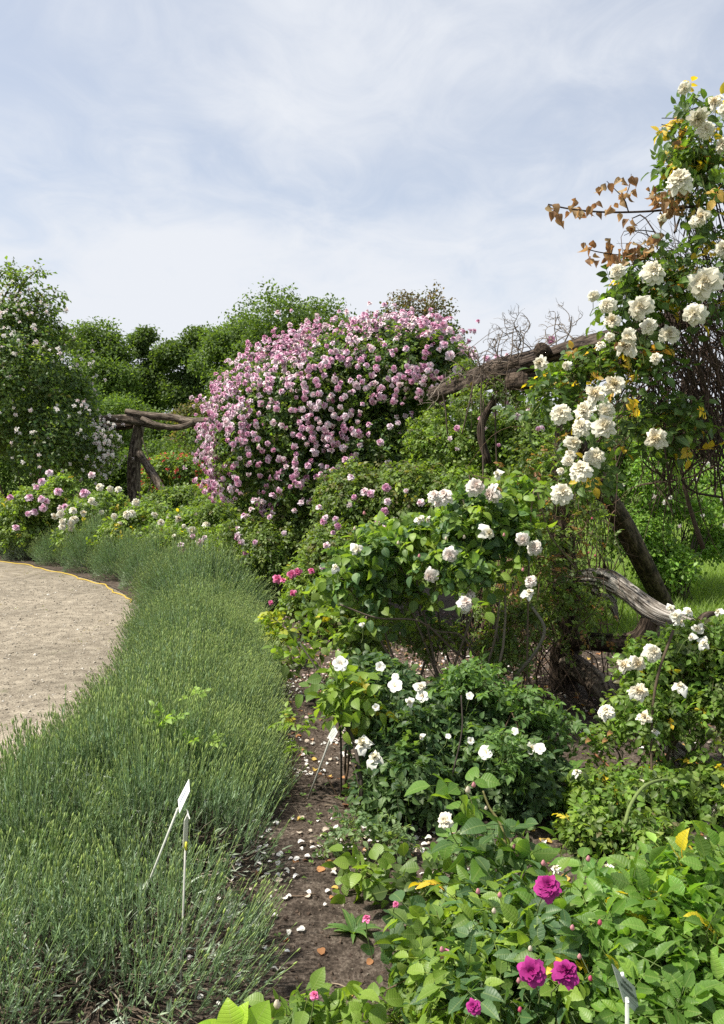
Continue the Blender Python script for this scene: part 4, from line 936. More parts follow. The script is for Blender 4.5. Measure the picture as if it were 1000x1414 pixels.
# thicket under the pink climber and along the back of the bed
root, rs = bush('shrub_rose', 'dark leafy thicket under the left skirt of the pink climber', 'rose bush', [B(380, 765, 8.6, 52, 52, .5), B(345, 740, 9.0, 40, 36, .5), B(430, 735, 8.8, 60, 50, .5), B(300, 715, 10.5, 30, 22, .5)], 71, 1500, 5, .18, .10, PAL_MID, CL_MID, gap=.1, ncane=6)
scatter_blossoms(root, [B(400, 735, 8.4, 80, 50, .5)], 'pink', 34, rs, .07, 34)
root, rs = bush('shrub_rose', 'leafy rose with scattered small pink blooms below the pink climber', 'rose bush', [B(500, 700, 7.8, 74, 62, .5), B(575, 690, 7.5, 60, 60, .5), B(470, 760, 7.4, 60, 50, .45), B(560, 770, 7.0, 70, 50, .45)], 72, 2100, 5, .17, .10, PAL_MID + [((.12, .12, .04), 1)], CL_MID, gap=.15, ncane=14, cane_r=.01)
blossoms(root, 'pink', pix_flowers([(504, 679, 11), (511, 681, 10), (533, 673, 11), (489, 686, 7), (535, 692, 9), (531, 706, 10), (522, 721, 8), (533, 726, 9), (580, 694, 10), (449, 714, 7), (467, 726, 9), (446, 720, 9), (460, 735, 6), (450, 753, 9), (471, 769, 7), (446, 783, 8), (568, 737, 7), (578, 745, 8), (598, 722, 8), (561, 678, 6), (558, 873, 10), (594, 872, 9), (620, 880, 7), (485, 658, 9), (463, 716, 7), (441, 700, 8)], 6.7, rs), rs, stems=False)
blossoms(root, 'small', pix_flowers([(483, 697, 8), (530, 712, 9), (514, 727, 8), (546, 717, 7)], 6.9, rs), rs, stems=False)
root, rs = bush('shrub_rose', 'small rose with hot pink blooms beside the lavender and the pink climber', 'rose bush', [B(425, 800, 7.4, 34, 28, .3), B(415, 835, 7.2, 30, 26, .3), B(445, 770, 7.6, 30, 30, .3)], 73, 420, 4, .15, .10, PAL_FRESH + PAL_MID, CL_MID, gap=.2, ncane=8)
blossoms(root, 'hotpink', pix_flowers([(383, 799, 11), (391, 801, 7), (403, 793, 11), (411, 790, 10), (404, 819, 9), (430, 788, 8), (374, 832, 6)], 6.9, rs), rs)
root, rs = bush('background_thicket', 'mid green twiggy thicket under the log between pink climber and dark post', 'shrub', [B(660, 620, 7.6, 60, 62, .5), B(720, 610, 7.4, 50, 66, .5), B(640, 690, 7.2, 60, 50, .5), B(730, 700, 7.0, 50, 50, .5), B(600, 620, 7.8, 40, 60, .4)], 74, 1900, 5, .18, .085, PAL_MID + PAL_FRESH[:3], CL_MID, shell=(.25, 1), gap=.38, gfreq=3, ncane=26, cane_r=.008, cane_col=(.09, .06, .045))
scatter_blossoms(root, [B(690, 590, 7.2, 70, 60, .4)], 'pink', 22, rs, .055, 22)
root, rs = bush('background_shrub', 'airy light green shrub with tiny white flowers on the meadow at right', 'shrub', [B(890, 660, 9.2, 50, 50, .7), B(950, 690, 9.6, 55, 55, .7), B(880, 740, 9.0, 40, 50, .5), B(1010, 660, 9.8, 40, 60, .7), B(920, 780, 9.0, 40, 40, .5), B(985, 755, 9.4, 30, 34, .5)], 75, 2900, 5, .2, .10, [((.11, .20, .03), 3), ((.15, .26, .045), 3), ((.08, .15, .025), 2)], CL_LO, shell=(.1, 1), gap=.42, gfreq=2.5, ncane=34, cane_r=.008, cane_col=(.07, .055, .04), base=(3.5, 9.0, 0))
scatter_blossoms(root, [B(930, 690, 9.0, 80, 60, .6)], 'small', 46, rs, .05, 46)
root, rs = bush('background_shrub', 'green shrub seen between dark post and brace', 'shrub', [B(820, 620, 9.4, 50, 50, .6), B(790, 690, 9.0, 40, 50, .5), B(870, 600, 10, 50, 40, .6)], 76, 1300, 5, .2, .09, PAL_FRESH[:3] + PAL_MID, CL_LO, shell=(.1, 1), gap=.35, gfreq=2.5, ncane=16, cane_r=.008)

# ------------------------------------------------------------------ dry bare canes on the log
def grow(mb, p, d, L, r, depth, rs, col):
    n = 6; pts = [p]
    for i in range(n):
        d = norm(d + rs.normal(size=3) * .32 + np.array([0, 0, -.02])); p = p + d * L / n; pts.append(p)
    mb.tube(np.array(pts), np.linspace(r, r * .55, n + 1), 4 if depth < 2 else 3, col, cap=False)
    if depth > 0:
        for k in range(rs.randint(2, 4)):
            q = pts[rs.randint(2, n + 1)]; grow(mb, q, norm(d + rs.normal(size=3) * .75), L * rs.uniform(.45, .75), r * .6, depth - 1, rs, col)
rs = R(81); q = W(720, 500, 6.2)
root = thing('dry_rose_canes', 'leafless tangle of dry grey canes standing on the log against the sky', 'dead canes', q)
for i, (px, py, dx, dz) in enumerate([(640, 520, -.6, .3), (670, 505, -.8, .5), (690, 500, -.3, .8), (705, 495, .2, 1), (715, 495, .5, .9), (725, 492, -.5, .9), (740, 492, .1, 1), (750, 488, .6, .8), (770, 485, -.4, .7), (780, 480, .4, .9), (800, 478, -.6, .6), (690, 505, -1, .1), (740, 490, .9, .3), (700, 500, -.7, .7), (730, 495, .8, .5), (716, 492, 0, 1)]):
    D = 6.0 + rs.uniform(-.3, .3); mb = MB(); grow(mb, W(px, py, D), norm(np.array([dx, rs.uniform(-.3, .3), dz])), rs.uniform(.22, .34), .0062, 3, rs, np.array([.20, .165, .135]) * rs.uniform(.5, 1.2)); mb.build('cane', M_TWIG, root)
for px, a, b2 in ((670, 490, 640), (700, 500, 560), (610, 540, 600), (655, 520, 600), (686, 540, 720), (668, 550, 780)):
    mb = MB(); pp = smooth_line(wiggle(W(px, a, 6.1), W(px + rs.uniform(-18, 18), b2, 6.1), rs, 7, .05), 3); mb.tube(pp, .006, 6, (.085, .065, .05)); mb.build('hanging_cane', M_TWIG, root)

# ------------------------------------------------------------------ white climber on the right
CB = [B(972, 170, 3.9, 34, 60, .3), B(955, 250, 3.9, 42, 40, .35), B(1000, 350, 3.9, 18, 40, .2), B(900, 395, 3.9, 40, 34, .3), B(870, 440, 3.9, 44, 34, .3), B(940, 445, 3.9, 26, 22, .2), B(860, 500, 3.95, 40, 34, .3), B(790, 520, 4.1, 30, 34, .2), B(830, 580, 3.9, 50, 40, .3),
      B(810, 640, 3.9, 36, 34, .25), B(920, 590, 4.0, 60, 34, .3), B(895, 520, 4.0, 40, 30, .3), B(1010, 440, 4.0, 18, 40, .2), B(760, 540, 4.1, 22, 30, .15)]
root, rs = bush('climbing_rose', 'white climbing rose with big ragged double blooms hanging over the right pergola', 'climbing rose', CB, 90, 235, 4, .15, .115,
                [((.04, .075, .02), 4), ((.062, .115, .025), 3), ((.11, .18, .03), 1.2), ((.42, .30, .03), .75), ((.40, .25, .06), .25)], CL_HI, solo=280, shell=(.1, 1), gap=.32, gfreq=5, ncane=0, cell=12, low=-1, base=(2.2, 4.3, 0))
wf = [(945, 121, 15), (964, 163, 25), (975, 178, 20), (938, 248, 31), (988, 140, 18), (852, 374, 19), (902, 374, 29), (972, 391, 41), (884, 425, 31), (958, 433, 27), (838, 421, 20), (820, 408, 14), (865, 477, 27), (923, 461, 25), (896, 450, 20), (746, 501, 19), (845, 443, 18),
      (848, 532, 25), (775, 570, 25), (822, 543, 23), (807, 567, 28), (835, 588, 30), (802, 589, 24), (836, 566, 21), (792, 612, 22), (822, 630, 25), (802, 648, 27), (905, 605, 25), (777, 680, 27), (1000, 342, 22), (969, 298, 18), (962, 305, 16), (905, 494, 14), (829, 476, 12), (782, 505, 12), (785, 636, 14), (775, 650, 10), (842, 465, 12), (998, 200, 20), (1004, 150, 20), (788, 627, 14), (868, 465, 20), (915, 300, 10)]
blossoms(root, 'white', pix_flowers([(q[0], q[1], q[2] * .9) for q in wf], 3.62, rs, .22), rs)
cr = R(91)
def cane_tangle(n, startf, endf, r, col, rs, root, parts=60, amp=.16, name='cane'):
    mbs = MB()
    for i in range(n):
        a, b2 = startf(rs), endf(rs); pts = smooth_line(wiggle(a, b2, rs, 6, amp * rs.uniform(.4, 1.4), rs.uniform(-.05, .16)), 3); rr = r * rs.uniform(.5, 1.4); c = np.array(col) * rs.uniform(.5, 1.5)
        if i < parts: mb = MB(); mb.tube(pts, np.linspace(rr, rr * .12, len(pts)), 5, c); mb.build(name, M_TWIG, root)
        else: mbs.tube(pts, np.linspace(rr, rr * .4, len(pts)), 4, c, cap=False)
    mbs.build('fine_twigs', M_TWIG, root, kind='stuff')
def pr(x0, x1, y0, y1, d0, d1): return lambda rs: W(rs.uniform(x0, x1), rs.uniform(y0, y1), rs.uniform(d0, d1))
cane_tangle(150, pr(905, 1080, 560, 690, 3.9, 4.9), pr(850, 1040, 300, 520, 3.8, 4.8), .0052, (.055, .038, .03), cr, root, 80)
cane_tangle(110, pr(930, 1080, 380, 640, 3.9, 4.9), pr(855, 990, 330, 500, 3.8, 4.6), .0042, (.07, .045, .035), cr, root, 30, .2)
cane_tangle(40, pr(930, 1060, 250, 420, 3.9, 4.4), pr(900, 1000, 160, 330, 3.8, 4.2), .004, (.06, .045, .035), cr, root, 20, .12)
cane_tangle(70, pr(860, 1000, 440, 540, 4.2, 4.9), pr(760, 1000, 560, 720, 3.9, 4.6), .004, (.06, .04, .03), cr, root, 20, .14)
cane_tangle(16, pr(900, 1080, 560, 760, 4.1, 4.8), pr(850, 1010, 320, 560, 3.9, 4.6), .011, (.07, .05, .038), cr, root, 16, .12)
cane_tangle(34, pr(840, 1040, 560, 660, 4.2, 4.8), pr(850, 1010, 640, 780, 4.2, 5.2), .0042, (.07, .05, .035), cr, root, 20, .12)
# branch with dry brown leaves reaching out against the sky
main = [(1000, 278, 3.95), (950, 286, 3.9), (905, 291, 3.9), (860, 293, 3.88), (820, 292, 3.85), (785, 288, 3.85), (757, 282, 3.85)]
for pl, r in ((main, .0065), ([(868, 292, 3.88), (862, 275, 3.86), (850, 262, 3.85), (838, 250, 3.84)], .0032), ([(862, 275, 3.86), (869, 258, 3.86), (872, 240, 3.87)], .0028), ([(930, 345, 3.95), (890, 352, 3.9), (855, 352, 3.9), (815, 345, 3.88), (808, 335, 3.88)], .004),
              ([(1000, 140, 4.0), (958, 150, 3.95), (940, 162, 3.95), (914, 163, 3.9)], .0036), ([(985, 150, 3.9), (960, 135, 3.9), (946, 124, 3.9)], .003), ([(990, 180, 3.9), (965, 215, 3.9), (944, 205, 3.9)], .003), ([(905, 320, 3.95), (880, 318, 3.9), (862, 325, 3.9)], .003), ([(905, 291, 3.9), (885, 305, 3.9), (868, 318, 3.88)], .0026)):
    p = smooth_line([W(*q) for q in pl], 5); mb = MB(); mb.tube(p, np.linspace(r, r * .5, len(p)), 6, (.045, .03, .025)); mb.build('branch', M_TWIG, root)
DRY = []
for s in range(4):
    rr = R(200 + s); t = leaflet(.8, .35, .5, 5, rr.uniform(-1.2, 1.2), wav=.035, rs=rr); DRY.append(t)
dl = [(765, 290, 3), (770, 298, 4), (758, 285, 2), (790, 283, 3), (800, 290, 4), (812, 288, 3), (820, 285, 3), (795, 275, 2), (838, 256, 3), (865, 245, 4), (868, 262, 4), (858, 265, 3), (848, 285, 4), (872, 250, 2), (812, 340, 3), (815, 355, 2), (828, 358, 3), (848, 348, 5), (855, 358, 4), (866, 345, 5), (842, 340, 3), (880, 335, 5), (890, 345, 5), (880, 352, 4), (899, 333, 4), (905, 268, 5), (915, 275, 6), (925, 270, 5), (935, 278, 4), (902, 262, 3), (918, 262, 4), (868, 312, 4), (873, 305, 2), (912, 322, 3), (915, 300, 4), (945, 196, 4), (950, 205, 3), (846, 477, 2), (930, 290, 4), (940, 265, 4), (918, 288, 4)]
dm = [tmesh(t, 'dry_leaf', M_DRY, c) for t in DRY for c in ((.24, .155, .085), (.33, .24, .145), (.18, .11, .065))]
for x, y_, n in dl:
    for k in range(int(n * 1.4)):
        p = W(x + rs.normal() * 5, y_ + rs.normal() * 5, 3.87 + rs.uniform(-.08, .08)); d = norm(np.array([rs.normal() * .5, rs.normal() * .5, -1.0])); nn = norm(rs.normal(size=3) + [0, -.8, 0])
        put(dm[rs.randint(len(dm))], 'dry_leaf', p, frames(d[None], nn[None])[0], rs.uniform(.030, .052), root)
# lower bare tangle round the foot of the post
root = thing('bare_rose_stems', 'tangle of brown leafless stems around the foot of the dark post', 'rose stems', (W(770, 960, 5.3)[0], 5.3, 0))
def gp(x0, x1, y0, y1):
    def f(rs): p = G(rs.uniform(x0, x1), rs.uniform(y0, y1)); p[2] = -.02; return p
    return f
cr = R(92)
cane_tangle(60, gp(620, 850, 930, 985), pr(660, 850, 640, 860, 5.0, 5.8), .0055, (.12, .085, .06), cr, root, 60, .2)
cane_tangle(120, pr(640, 850, 650, 900, 5.0, 5.8), pr(640, 870, 640, 900, 5.0, 5.8), .003, (.16, .10, .07), cr, root, 40, .22)
Pp, Nn = sample_blobs([B(770, 740, 5.2, 70, 100, .3), B(800, 850, 5.2, 50, 50, .25), B(700, 850, 5.3, 60, 70, .3), B(740, 660, 5.4, 60, 60, .3)], 520, cr, (.2, 1), .3, 3, -1)
pos, M, *_ = shoots(Pp, Nn, 3, .12, cr); leaf_cloud(root, CL_MID, pos, M, .075, PAL_MID + [((.22, .12, .05), 1)], cr, cell=12)
Pp, Nn = sample_blobs([B(770, 740, 5.1, 60, 60, .25)], 9, cr, (.8, 1), 0, 1, -1)
for p in Pp: put(ME['bud'][2], 'rose_hip', p, I3, .02, root)

# ------------------------------------------------------------------ white rose bush in the middle
MBB = [B(650, 720, 4.7, 60, 50, .3), B(700, 740, 4.7, 48, 40, .25), B(590, 750, 4.8, 50, 44, .3), B(525, 760, 4.9, 52, 46, .3), B(640, 790, 4.6, 62, 40, .25), B(480, 800, 5.0, 44, 50, .3), B(545, 830, 4.9, 50, 36, .3), B(715, 690, 4.8, 30, 24, .2)]
root, rs = bush('shrub_rose', 'tall rose bush with white double blooms and round leaves in front of the pink climber', 'rose bush', MBB, 100, 290, 4, .17, .118, PAL_BLUE + PAL_FRESH[:3], CL_ROUND, solo=260, shell=(.3, 1), gap=.25, gfreq=4, ncane=10, cane_r=.010, cane_col=(.14, .12, .09), cell=12, base=(.55, 5.0, 0))
mf = [(600, 684, 16), (614, 684, 21), (657, 671, 22), (679, 682, 24), (722, 745, 17), (738, 756, 19), (621, 766, 19), (594, 795, 19), (647, 819, 19), (643, 832, 18), (733, 802, 15), (643, 840, 12), (605, 693, 12)]
blossoms(root, 'cream', pix_flowers(mf, 4.36, rs), rs)
blossoms(root, 'loose', pix_flowers([(675, 736, 18), (687, 655, 12), (731, 818, 14), (493, 758, 14), (579, 717, 9), (583, 716, 8), (591, 717, 8), (463, 783, 10)], 4.36, rs), rs)
for px, py in ((579, 771), (641, 745), (696, 742), (616, 747), (550, 753), (672, 738), (722, 790), (503, 712), (490, 733)):
    put(ME['bud'][rs.randint(2)], 'rose_bud', W(px, py, 4.35), frames(np.array([[0, 1, .2]]), np.array([[0, 0, 1.0]]))[0], .028, root)
for pl, r, c in (([(735, 838, 4.5), (752, 868, 4.5), (740, 900, 4.55), (712, 935, 4.7), (700, 960, 4.9)], .013, (.16, .15, .12)), ([(690, 830, 4.5), (684, 880, 4.6), (672, 930, 4.75)], .009, (.15, .13, .10)), ([(470, 835, 4.7), (520, 853, 4.7), (580, 858, 4.7), (620, 892, 4.75), (655, 930, 4.9)], .008, (.10, .08, .06)),
                 ([(560, 840, 4.8), (600, 870, 4.8), (640, 880, 4.8), (665, 935, 4.9)], .007, (.12, .10, .07)), ([(800, 790, 4.7), (760, 740, 4.6), (735, 690, 4.6)], .006, (.13, .10, .07)), ([(640, 690, 4.6), (660, 760, 4.7), (690, 900, 4.9)], .009, (.12, .10, .07))):
    p = smooth_line([W(*q) for q in pl] + [np.array([W(*pl[-1])[0], pl[-1][2] + .1, -.03])], 6); mb = MB(); mb.tube(p, np.linspace(r * .6, r, len(p)), 8, c, .08); mb.build('cane', M_TWIG, root)

# ------------------------------------------------------------------ dark bush with single white flowers
DB = [B(515, 955, 3.95, 62, 44, .28), B(560, 1010, 3.75, 70, 55, .32), B(560, 1090, 3.5, 72, 70, .3), B(640, 990, 3.9, 62, 48, .28), B(640, 1050, 3.7, 60, 60, .3), B(705, 1080, 3.55, 62, 62, .28), B(700, 1020, 3.8, 48, 46, .25), B(745, 1060, 3.7, 30, 34, .18)]
root, rs = bush('shrub_rose', 'dense dark green rose bush with small single white flowers', 'rose bush', DB, 110, 900, 5, .13, .115, [((.036, .075, .028), 4), ((.055, .10, .034), 3), ((.09, .15, .05), 2)], CL_7, solo=300, shell=(.5, 1), gap=.08, ncane=6, cell=11, base=(.35, 3.6, 0))
blossoms(root, 'single', pix_flowers([(q[0], q[1], q[2] * 1.3) for q in [(470, 917, 16), (525, 921, 11), (546, 947, 15), (546, 935, 8), (583, 962, 13), (671, 1039, 15), (650, 1023, 8), (649, 961, 8), (735, 1033, 13), (746, 1034, 12), (711, 1010, 8), (519, 977, 8), (619, 1017, 6)]], 3.38, rs, .25, 1.4), rs)
blossoms(root, 'loose', pix_flowers([(500, 1028, 23), (517, 1046, 21), (582, 948, 14), (566, 970, 11), (582, 1018, 7), (501, 862, 6)], 3.36, rs), rs)
for pl, r in (([(415, 890, 3.9), (438, 925, 3.8), (458, 970, 3.7), (470, 1010, 3.6)], .0055), ([(487, 930, 3.7), (486, 975, 3.65), (480, 1000, 3.6), (490, 1030, 3.5), (500, 1090, 3.4)], .010), ([(478, 1000, 3.6), (484, 1040, 3.5), (496, 1088, 3.4)], .005), ([(637, 960, 3.5), (638, 1010, 3.45), (625, 1070, 3.4), (620, 1100, 3.4)], .005)):
    p = smooth_line([W(*q) for q in pl] + [np.array([W(*pl[-1])[0], pl[-1][2] + .1, -.03])], 6); mb = MB(); mb.tube(p, np.linspace(r * .6, r, len(p)), 7, (.055, .045, .038), .08); mb.build('cane', M_TWIG, root)
root, rs = bush('shrub_rose', 'light green young rose shoots at the left front of the dark bush', 'rose bush', [B(478, 955, 3.65, 18, 16, .1), B(490, 980, 3.6, 16, 14, .1)], 111, 16, 4, .12, .12, PAL_FRESH, CL_ROUND, solo=160, shell=(.2, 1), ncane=2)
root, rs = bush('shrub_rose', 'light green leafy shoots topping the right of the dark bush', 'rose bush', [B(650, 955, 3.75, 40, 22, .2), B(715, 985, 3.7, 40, 34, .2), B(760, 1010, 3.75, 20, 26, .15), B(690, 1050, 3.35, 36, 30, .12)], 112, 70, 5, .14, .10, [((.07, .13, .04), 3), ((.10, .18, .05), 2)], CL_7, solo=220, shell=(.2, 1), gap=.2, ncane=4, up=1.0)
root, rs = bush('shrub_rose', 'low green rose leaves over the soil behind the dark bush', 'rose bush', [B(460, 855, 5.6, 44, 30, .3), B(500, 885, 5.3, 40, 22, .25), B(410, 905, 5.2, 24, 16, .2)], 113, 70, 4, .12, .12, PAL_MID + PAL_FRESH, CL_ROUND, shell=(.1, 1), gap=.25, ncane=10, cane_r=.005)

# ------------------------------------------------------------------ right bush with white double flowers
RB = [B(915, 925, 3.9, 60, 42, .25), B(970, 900, 3.9, 50, 46, .25), B(890, 985, 3.75, 56, 42, .25), B(960, 980, 3.8, 55, 50, .3), B(1010, 950, 3.8, 40, 80, .3), B(850, 1040, 3.7, 56, 34, .25), B(920, 1100, 3.45, 40, 50, .2), B(850, 1110, 3.4, 62, 44, .25), B(980, 1100, 3.5, 40, 50, .25), B(820, 1160, 3.2, 50, 30, .2), B(900, 1170, 3.1, 60, 26, .2)]
root, rs = bush('shrub_rose', 'sprawling glossy green rose bush with white double blooms at the right edge', 'rose bush', RB, 120, 1000, 5, .13, .08, PAL_MID + [((.10, .18, .03), 4), ((.14, .24, .035), 2), ((.45, .36, .03), .35)], CL_HI, solo=300, shell=(.25, 1), gap=.3, gfreq=5, ncane=22, cane_r=.006, cane_col=(.09, .07, .045), cell=10, base=(1.5, 3.9, 0))
blossoms(root, 'white', pix_flowers([(902, 901, 20), (880, 916, 17), (862, 918, 15), (883, 954, 18), (837, 982, 18), (881, 1081, 20), (890, 990, 15)], 3.45, rs), rs)
blossoms(root, 'loose', pix_flowers([(938, 948, 16), (934, 850, 15), (951, 845, 12), (926, 839, 9), (940, 860, 12), (992, 845, 10), (963, 868, 13), (972, 888, 12), (955, 880, 9), (973, 884, 10), (893, 1142, 9), (838, 1158, 8), (797, 1066, 11), (872, 955, 10), (904, 1010, 9)], 3.5, rs), rs)
for pl, r, c in (([(863, 1138, 3.1), (872, 1110, 3.15), (890, 1086, 3.2), (915, 1077, 3.3), (935, 1080, 3.4), (950, 1092, 3.5)], .008, (.14, .19, .06)), ([(930, 870, 3.7), (905, 950, 3.6), (900, 1060, 3.5), (915, 1160, 3.3)], .007, (.08, .06, .04)), ([(1000, 1000, 3.7), (950, 1050, 3.6), (920, 1120, 3.4)], .008, (.10, .10, .06)), ([(820, 1040, 3.7), (870, 1080, 3.6), (950, 1110, 3.5)], .005, (.22, .10, .05))):
    p = smooth_line([W(*q) for q in pl], 6); mb = MB(); mb.tube(p, np.linspace(r, r * .7, len(p)), 7, c, .04); mb.build('cane', M_TWIG, root)
for px, py in ((842, 1008), (835, 1018), (812, 1018)):
    put(dm[1], 'dry_leaf', W(px, py, 3.4), frames(np.array([[0, .2, -1.0]]), np.array([[0, -1.0, 0]]))[0], .04, root)
# low greenery along the right middle
root, rs = bush('shrub_rose', 'low light green rose growth on the soil between dark bush and right bush', 'rose bush', [B(805, 1110, 3.5, 30, 26, .2), B(810, 1150, 3.2, 26, 16, .15)], 121, 70, 4, .10, .085, PAL_FRESH, CL_HI, solo=100, shell=(.1, 1), gap=.2, ncane=3)

# ------------------------------------------------------------------ foreground bushes
F1 = [B(655, 1275, 2.3, 40, 30, .12), B(625, 1335, 2.1, 40, 44, .14), B(705, 1320, 2.1, 60, 56, .18), B(765, 1285, 2.15, 46, 42, .16), B(770, 1360, 1.95, 62, 56, .18), B(660, 1400, 1.9, 60, 50, .18), B(700, 1500, 2.0, 90, 50, .25)]
root, rs = bush('shrub_rose', 'leafy foreground rose bush with three magenta blooms', 'rose bush', F1, 130, 165, 4, .12, .125, PAL_BLUE[:2] + PAL_FRESH[:3] + [((.45, .33, .03), .12)], CL_FG, solo=300, shell=(.4, 1), gap=.05, ncane=6, cell=14)
blossoms(root, 'magenta', pix_flowers([(735, 1342, 33, 1.66), (781, 1342, 30, 1.68), (654, 1390, 18, 1.7)], 1.68, rs, .1), rs)
blossoms(root, 'magenta', pix_flowers([(757, 1224, 31, 1.9)], 1.9, rs, .15), rs)
for px, py, k in ((690, 1240, 0), (732, 1314, 1), (718, 1398, 2), (790, 1374, 0), (815, 1355, 2), (828, 1278, 2), (790, 1285, 0), (812, 1190, 0), (716, 1358, 0), (657, 1388, 1), (610, 1315, 0), (682, 1262, 1), (660, 1235, 0), (750, 1196, 0), (800, 1325, 0)):
    put(ME['bud'][k], 'rose_bud', W(px, py, 1.8), frames(np.array([[rs.normal() * .3, 1, .3]]), np.array([[0, -.3, 1.0]]))[0], .019, root)
blossoms(root, 'loose', pix_flowers([(769, 1200, 15), (793, 1236, 14), (860, 1207, 15), (838, 1199, 12), (915, 1240, 14)], 2.3, rs), rs)
F2 = [B(850, 1262, 2.25, 56, 30, .18), B(930, 1255, 2.2, 60, 34, .18), B(870, 1310, 2.0, 60, 60, .2), B(950, 1310, 1.95, 66, 66, .22), B(1000, 1250, 2.1, 40, 60, .2), B(930, 1400, 1.8, 80, 50, .2), B(850, 1480, 2.0, 60, 60, .2), B(960, 1500, 1.95, 80, 60, .25)]
root, rs = bush('shrub_rose', 'bright yellow green leafy rose bush filling the bottom right corner', 'rose bush', F2, 131, 265, 4, .12, .128, [((.075, .145, .028), 4), ((.11, .20, .035), 3), ((.16, .26, .045), 1.5), ((.50, .40, .03), .16)], CL_FG, solo=300, shell=(.4, 1), gap=.05, ncane=10, cell=14, cane_col=(.10, .06, .05))
# tall shoot with drooping rounded leaves
SB = [B(655, 1120, 2.6, 30, 24, .10), B(690, 1150, 2.55, 30, 30, .10), B(672, 1190, 2.5, 34, 34, .10), B(705, 1215, 2.45, 26, 26, .10)]
root, rs = bush('shrub_rose', 'tall arching rose shoot with drooping rounded dark leaves before the dark bush', 'rose bush', SB, 132, 13, 3, .08, .15, [((.05, .10, .03), 4), ((.09, .17, .03), 2.5), ((.14, .22, .03), 1)], CL_ROUND, solo=102, shell=(.1, 1), ncane=0, gap=0, cell=8, low=-1, base=(.45, 2.7, 0), up=-.2)
p = smooth_line([W(667, 1092, 2.6), W(676, 1115, 2.58), W(692, 1140, 2.55), W(700, 1180, 2.5), W(706, 1230, 2.5), np.array([W(706, 1230, 2.5)[0], 2.6, -.02])], 6); mb = MB(); mb.tube(p, np.linspace(.003, .007, len(p)), 8, (.14, .13, .05)); mb.build('cane', M_TWIG, root)
blossoms(root, 'white', pix_flowers([(615, 1134, 19, 2.5)], 2.5, rs), rs)
for px, py, k, s in ((654, 1088, 0, .024), (646, 1096, 1, .03), (671, 1119, 1, .018), (710, 1173, 0, .024), (714, 1183, 0, .02)):
    put(ME['bud'][k], 'rose_bud', W(px, py, 2.45), frames(np.array([[0, 1, .3]]), np.array([[0, 0, 1.0]]))[0], s, root)
small = [('small rose with round cupped leaves on the bare soil beside the hedge', [B(495, 1200, 2.85, 26, 12, .08)], 140, 5, .12, CL_ROUND, PAL_FRESH),
         ('low rose with curled fresh leaves left of the tall shoot', [B(590, 1215, 2.7, 28, 14, .1), B(575, 1240, 2.6, 22, 12, .1)], 141, 11, .11, CL_ROUND, PAL_FRESH + PAL_MID),
         ('feathery grey green seedling rose beside the small round leaved rose', [B(480, 1150, 3.1, 40, 18, .15), B(535, 1165, 3.1, 30, 18, .12)], 142, 26, .075, CL_7, [((.10, .16, .07), 3), ((.14, .2, .09), 1)]),
         ('small grey green feathery plant behind the tall shoot', [B(650, 1185, 2.75, 24, 32, .1)], 143, 16, .07, CL_7, [((.10, .16, .08), 3), ((.14, .2, .1), 1)]),
         ('rose sprig with a pink bud at the bottom edge beside the soil', [B(440, 1405, 1.95, 24, 8, .06), B(480, 1425, 1.9, 34, 12, .08), B(400, 1440, 1.9, 24, 12, .08)], 144, 11, .10, CL_ROUND, PAL_FRESH),
         ('small rose seedlings at the bottom edge right of the pink bud sprig', [B(545, 1405, 2.0, 30, 14, .1)], 145, 8, .07, CL_HI, PAL_FRESH),
         ('drooping rose leaves at the left end of the foreground bush', [B(570, 1300, 2.3, 16, 14, .08), B(580, 1335, 2.2, 14, 14, .08)], 146, 7, .12, CL_ROUND, PAL_BLUE),
         ('yellow green young plant at the lavender edge below the pink climber', [B(382, 858, 6.2, 15, 14, .1), B(383, 882, 6.1, 15, 14, .1)], 147, 14, .12, CL_ROUND, [((.25, .28, .04), 2), ((.14, .22, .03), 3)]),
         ('palm leaved green sprig on the soil edge left of the slanted white label', [B(405, 1010, 3.75, 14, 8, .06), B(408, 1045, 3.7, 12, 10, .06)], 148, 4, .10, CL_7, PAL_FRESH),
         ('small green plant in the soil strip beside the dark bush canes', [B(500, 1010, 3.6, 12, 8, .06), B(505, 990, 3.7, 12, 8, .06)], 149, 6, .07, CL_7, PAL_FRESH)]
for lab, bl, sd, n, s, tm, pal in small:
    root, rs = bush('young_rose', lab, 'young plant', bl, sd, n, 4, .09, s, pal, tm, solo=150, shell=(.1, 1), ncane=3, cane_r=.004, gap=0, cell=8, low=-1)
    if sd == 144: blossoms(root, 'hotpink', pix_flowers([(434, 1374, 12, 1.75), (297, 1430, 10, 1.7)], 1.75, rs), rs); put(ME['bud'][1], 'rose_bud', W(383, 1393, 1.8), frames(np.array([[0, 1, .3]]), np.array([[0, 0, 1.0]]))[0], .03, root)
    if sd == 146: blossoms(root, 'hotpink', pix_flowers([(506, 1268, 11, 2.1), (547, 1249, 8, 2.1), (612, 1316, 14, 2.0)], 2.1, rs), rs)
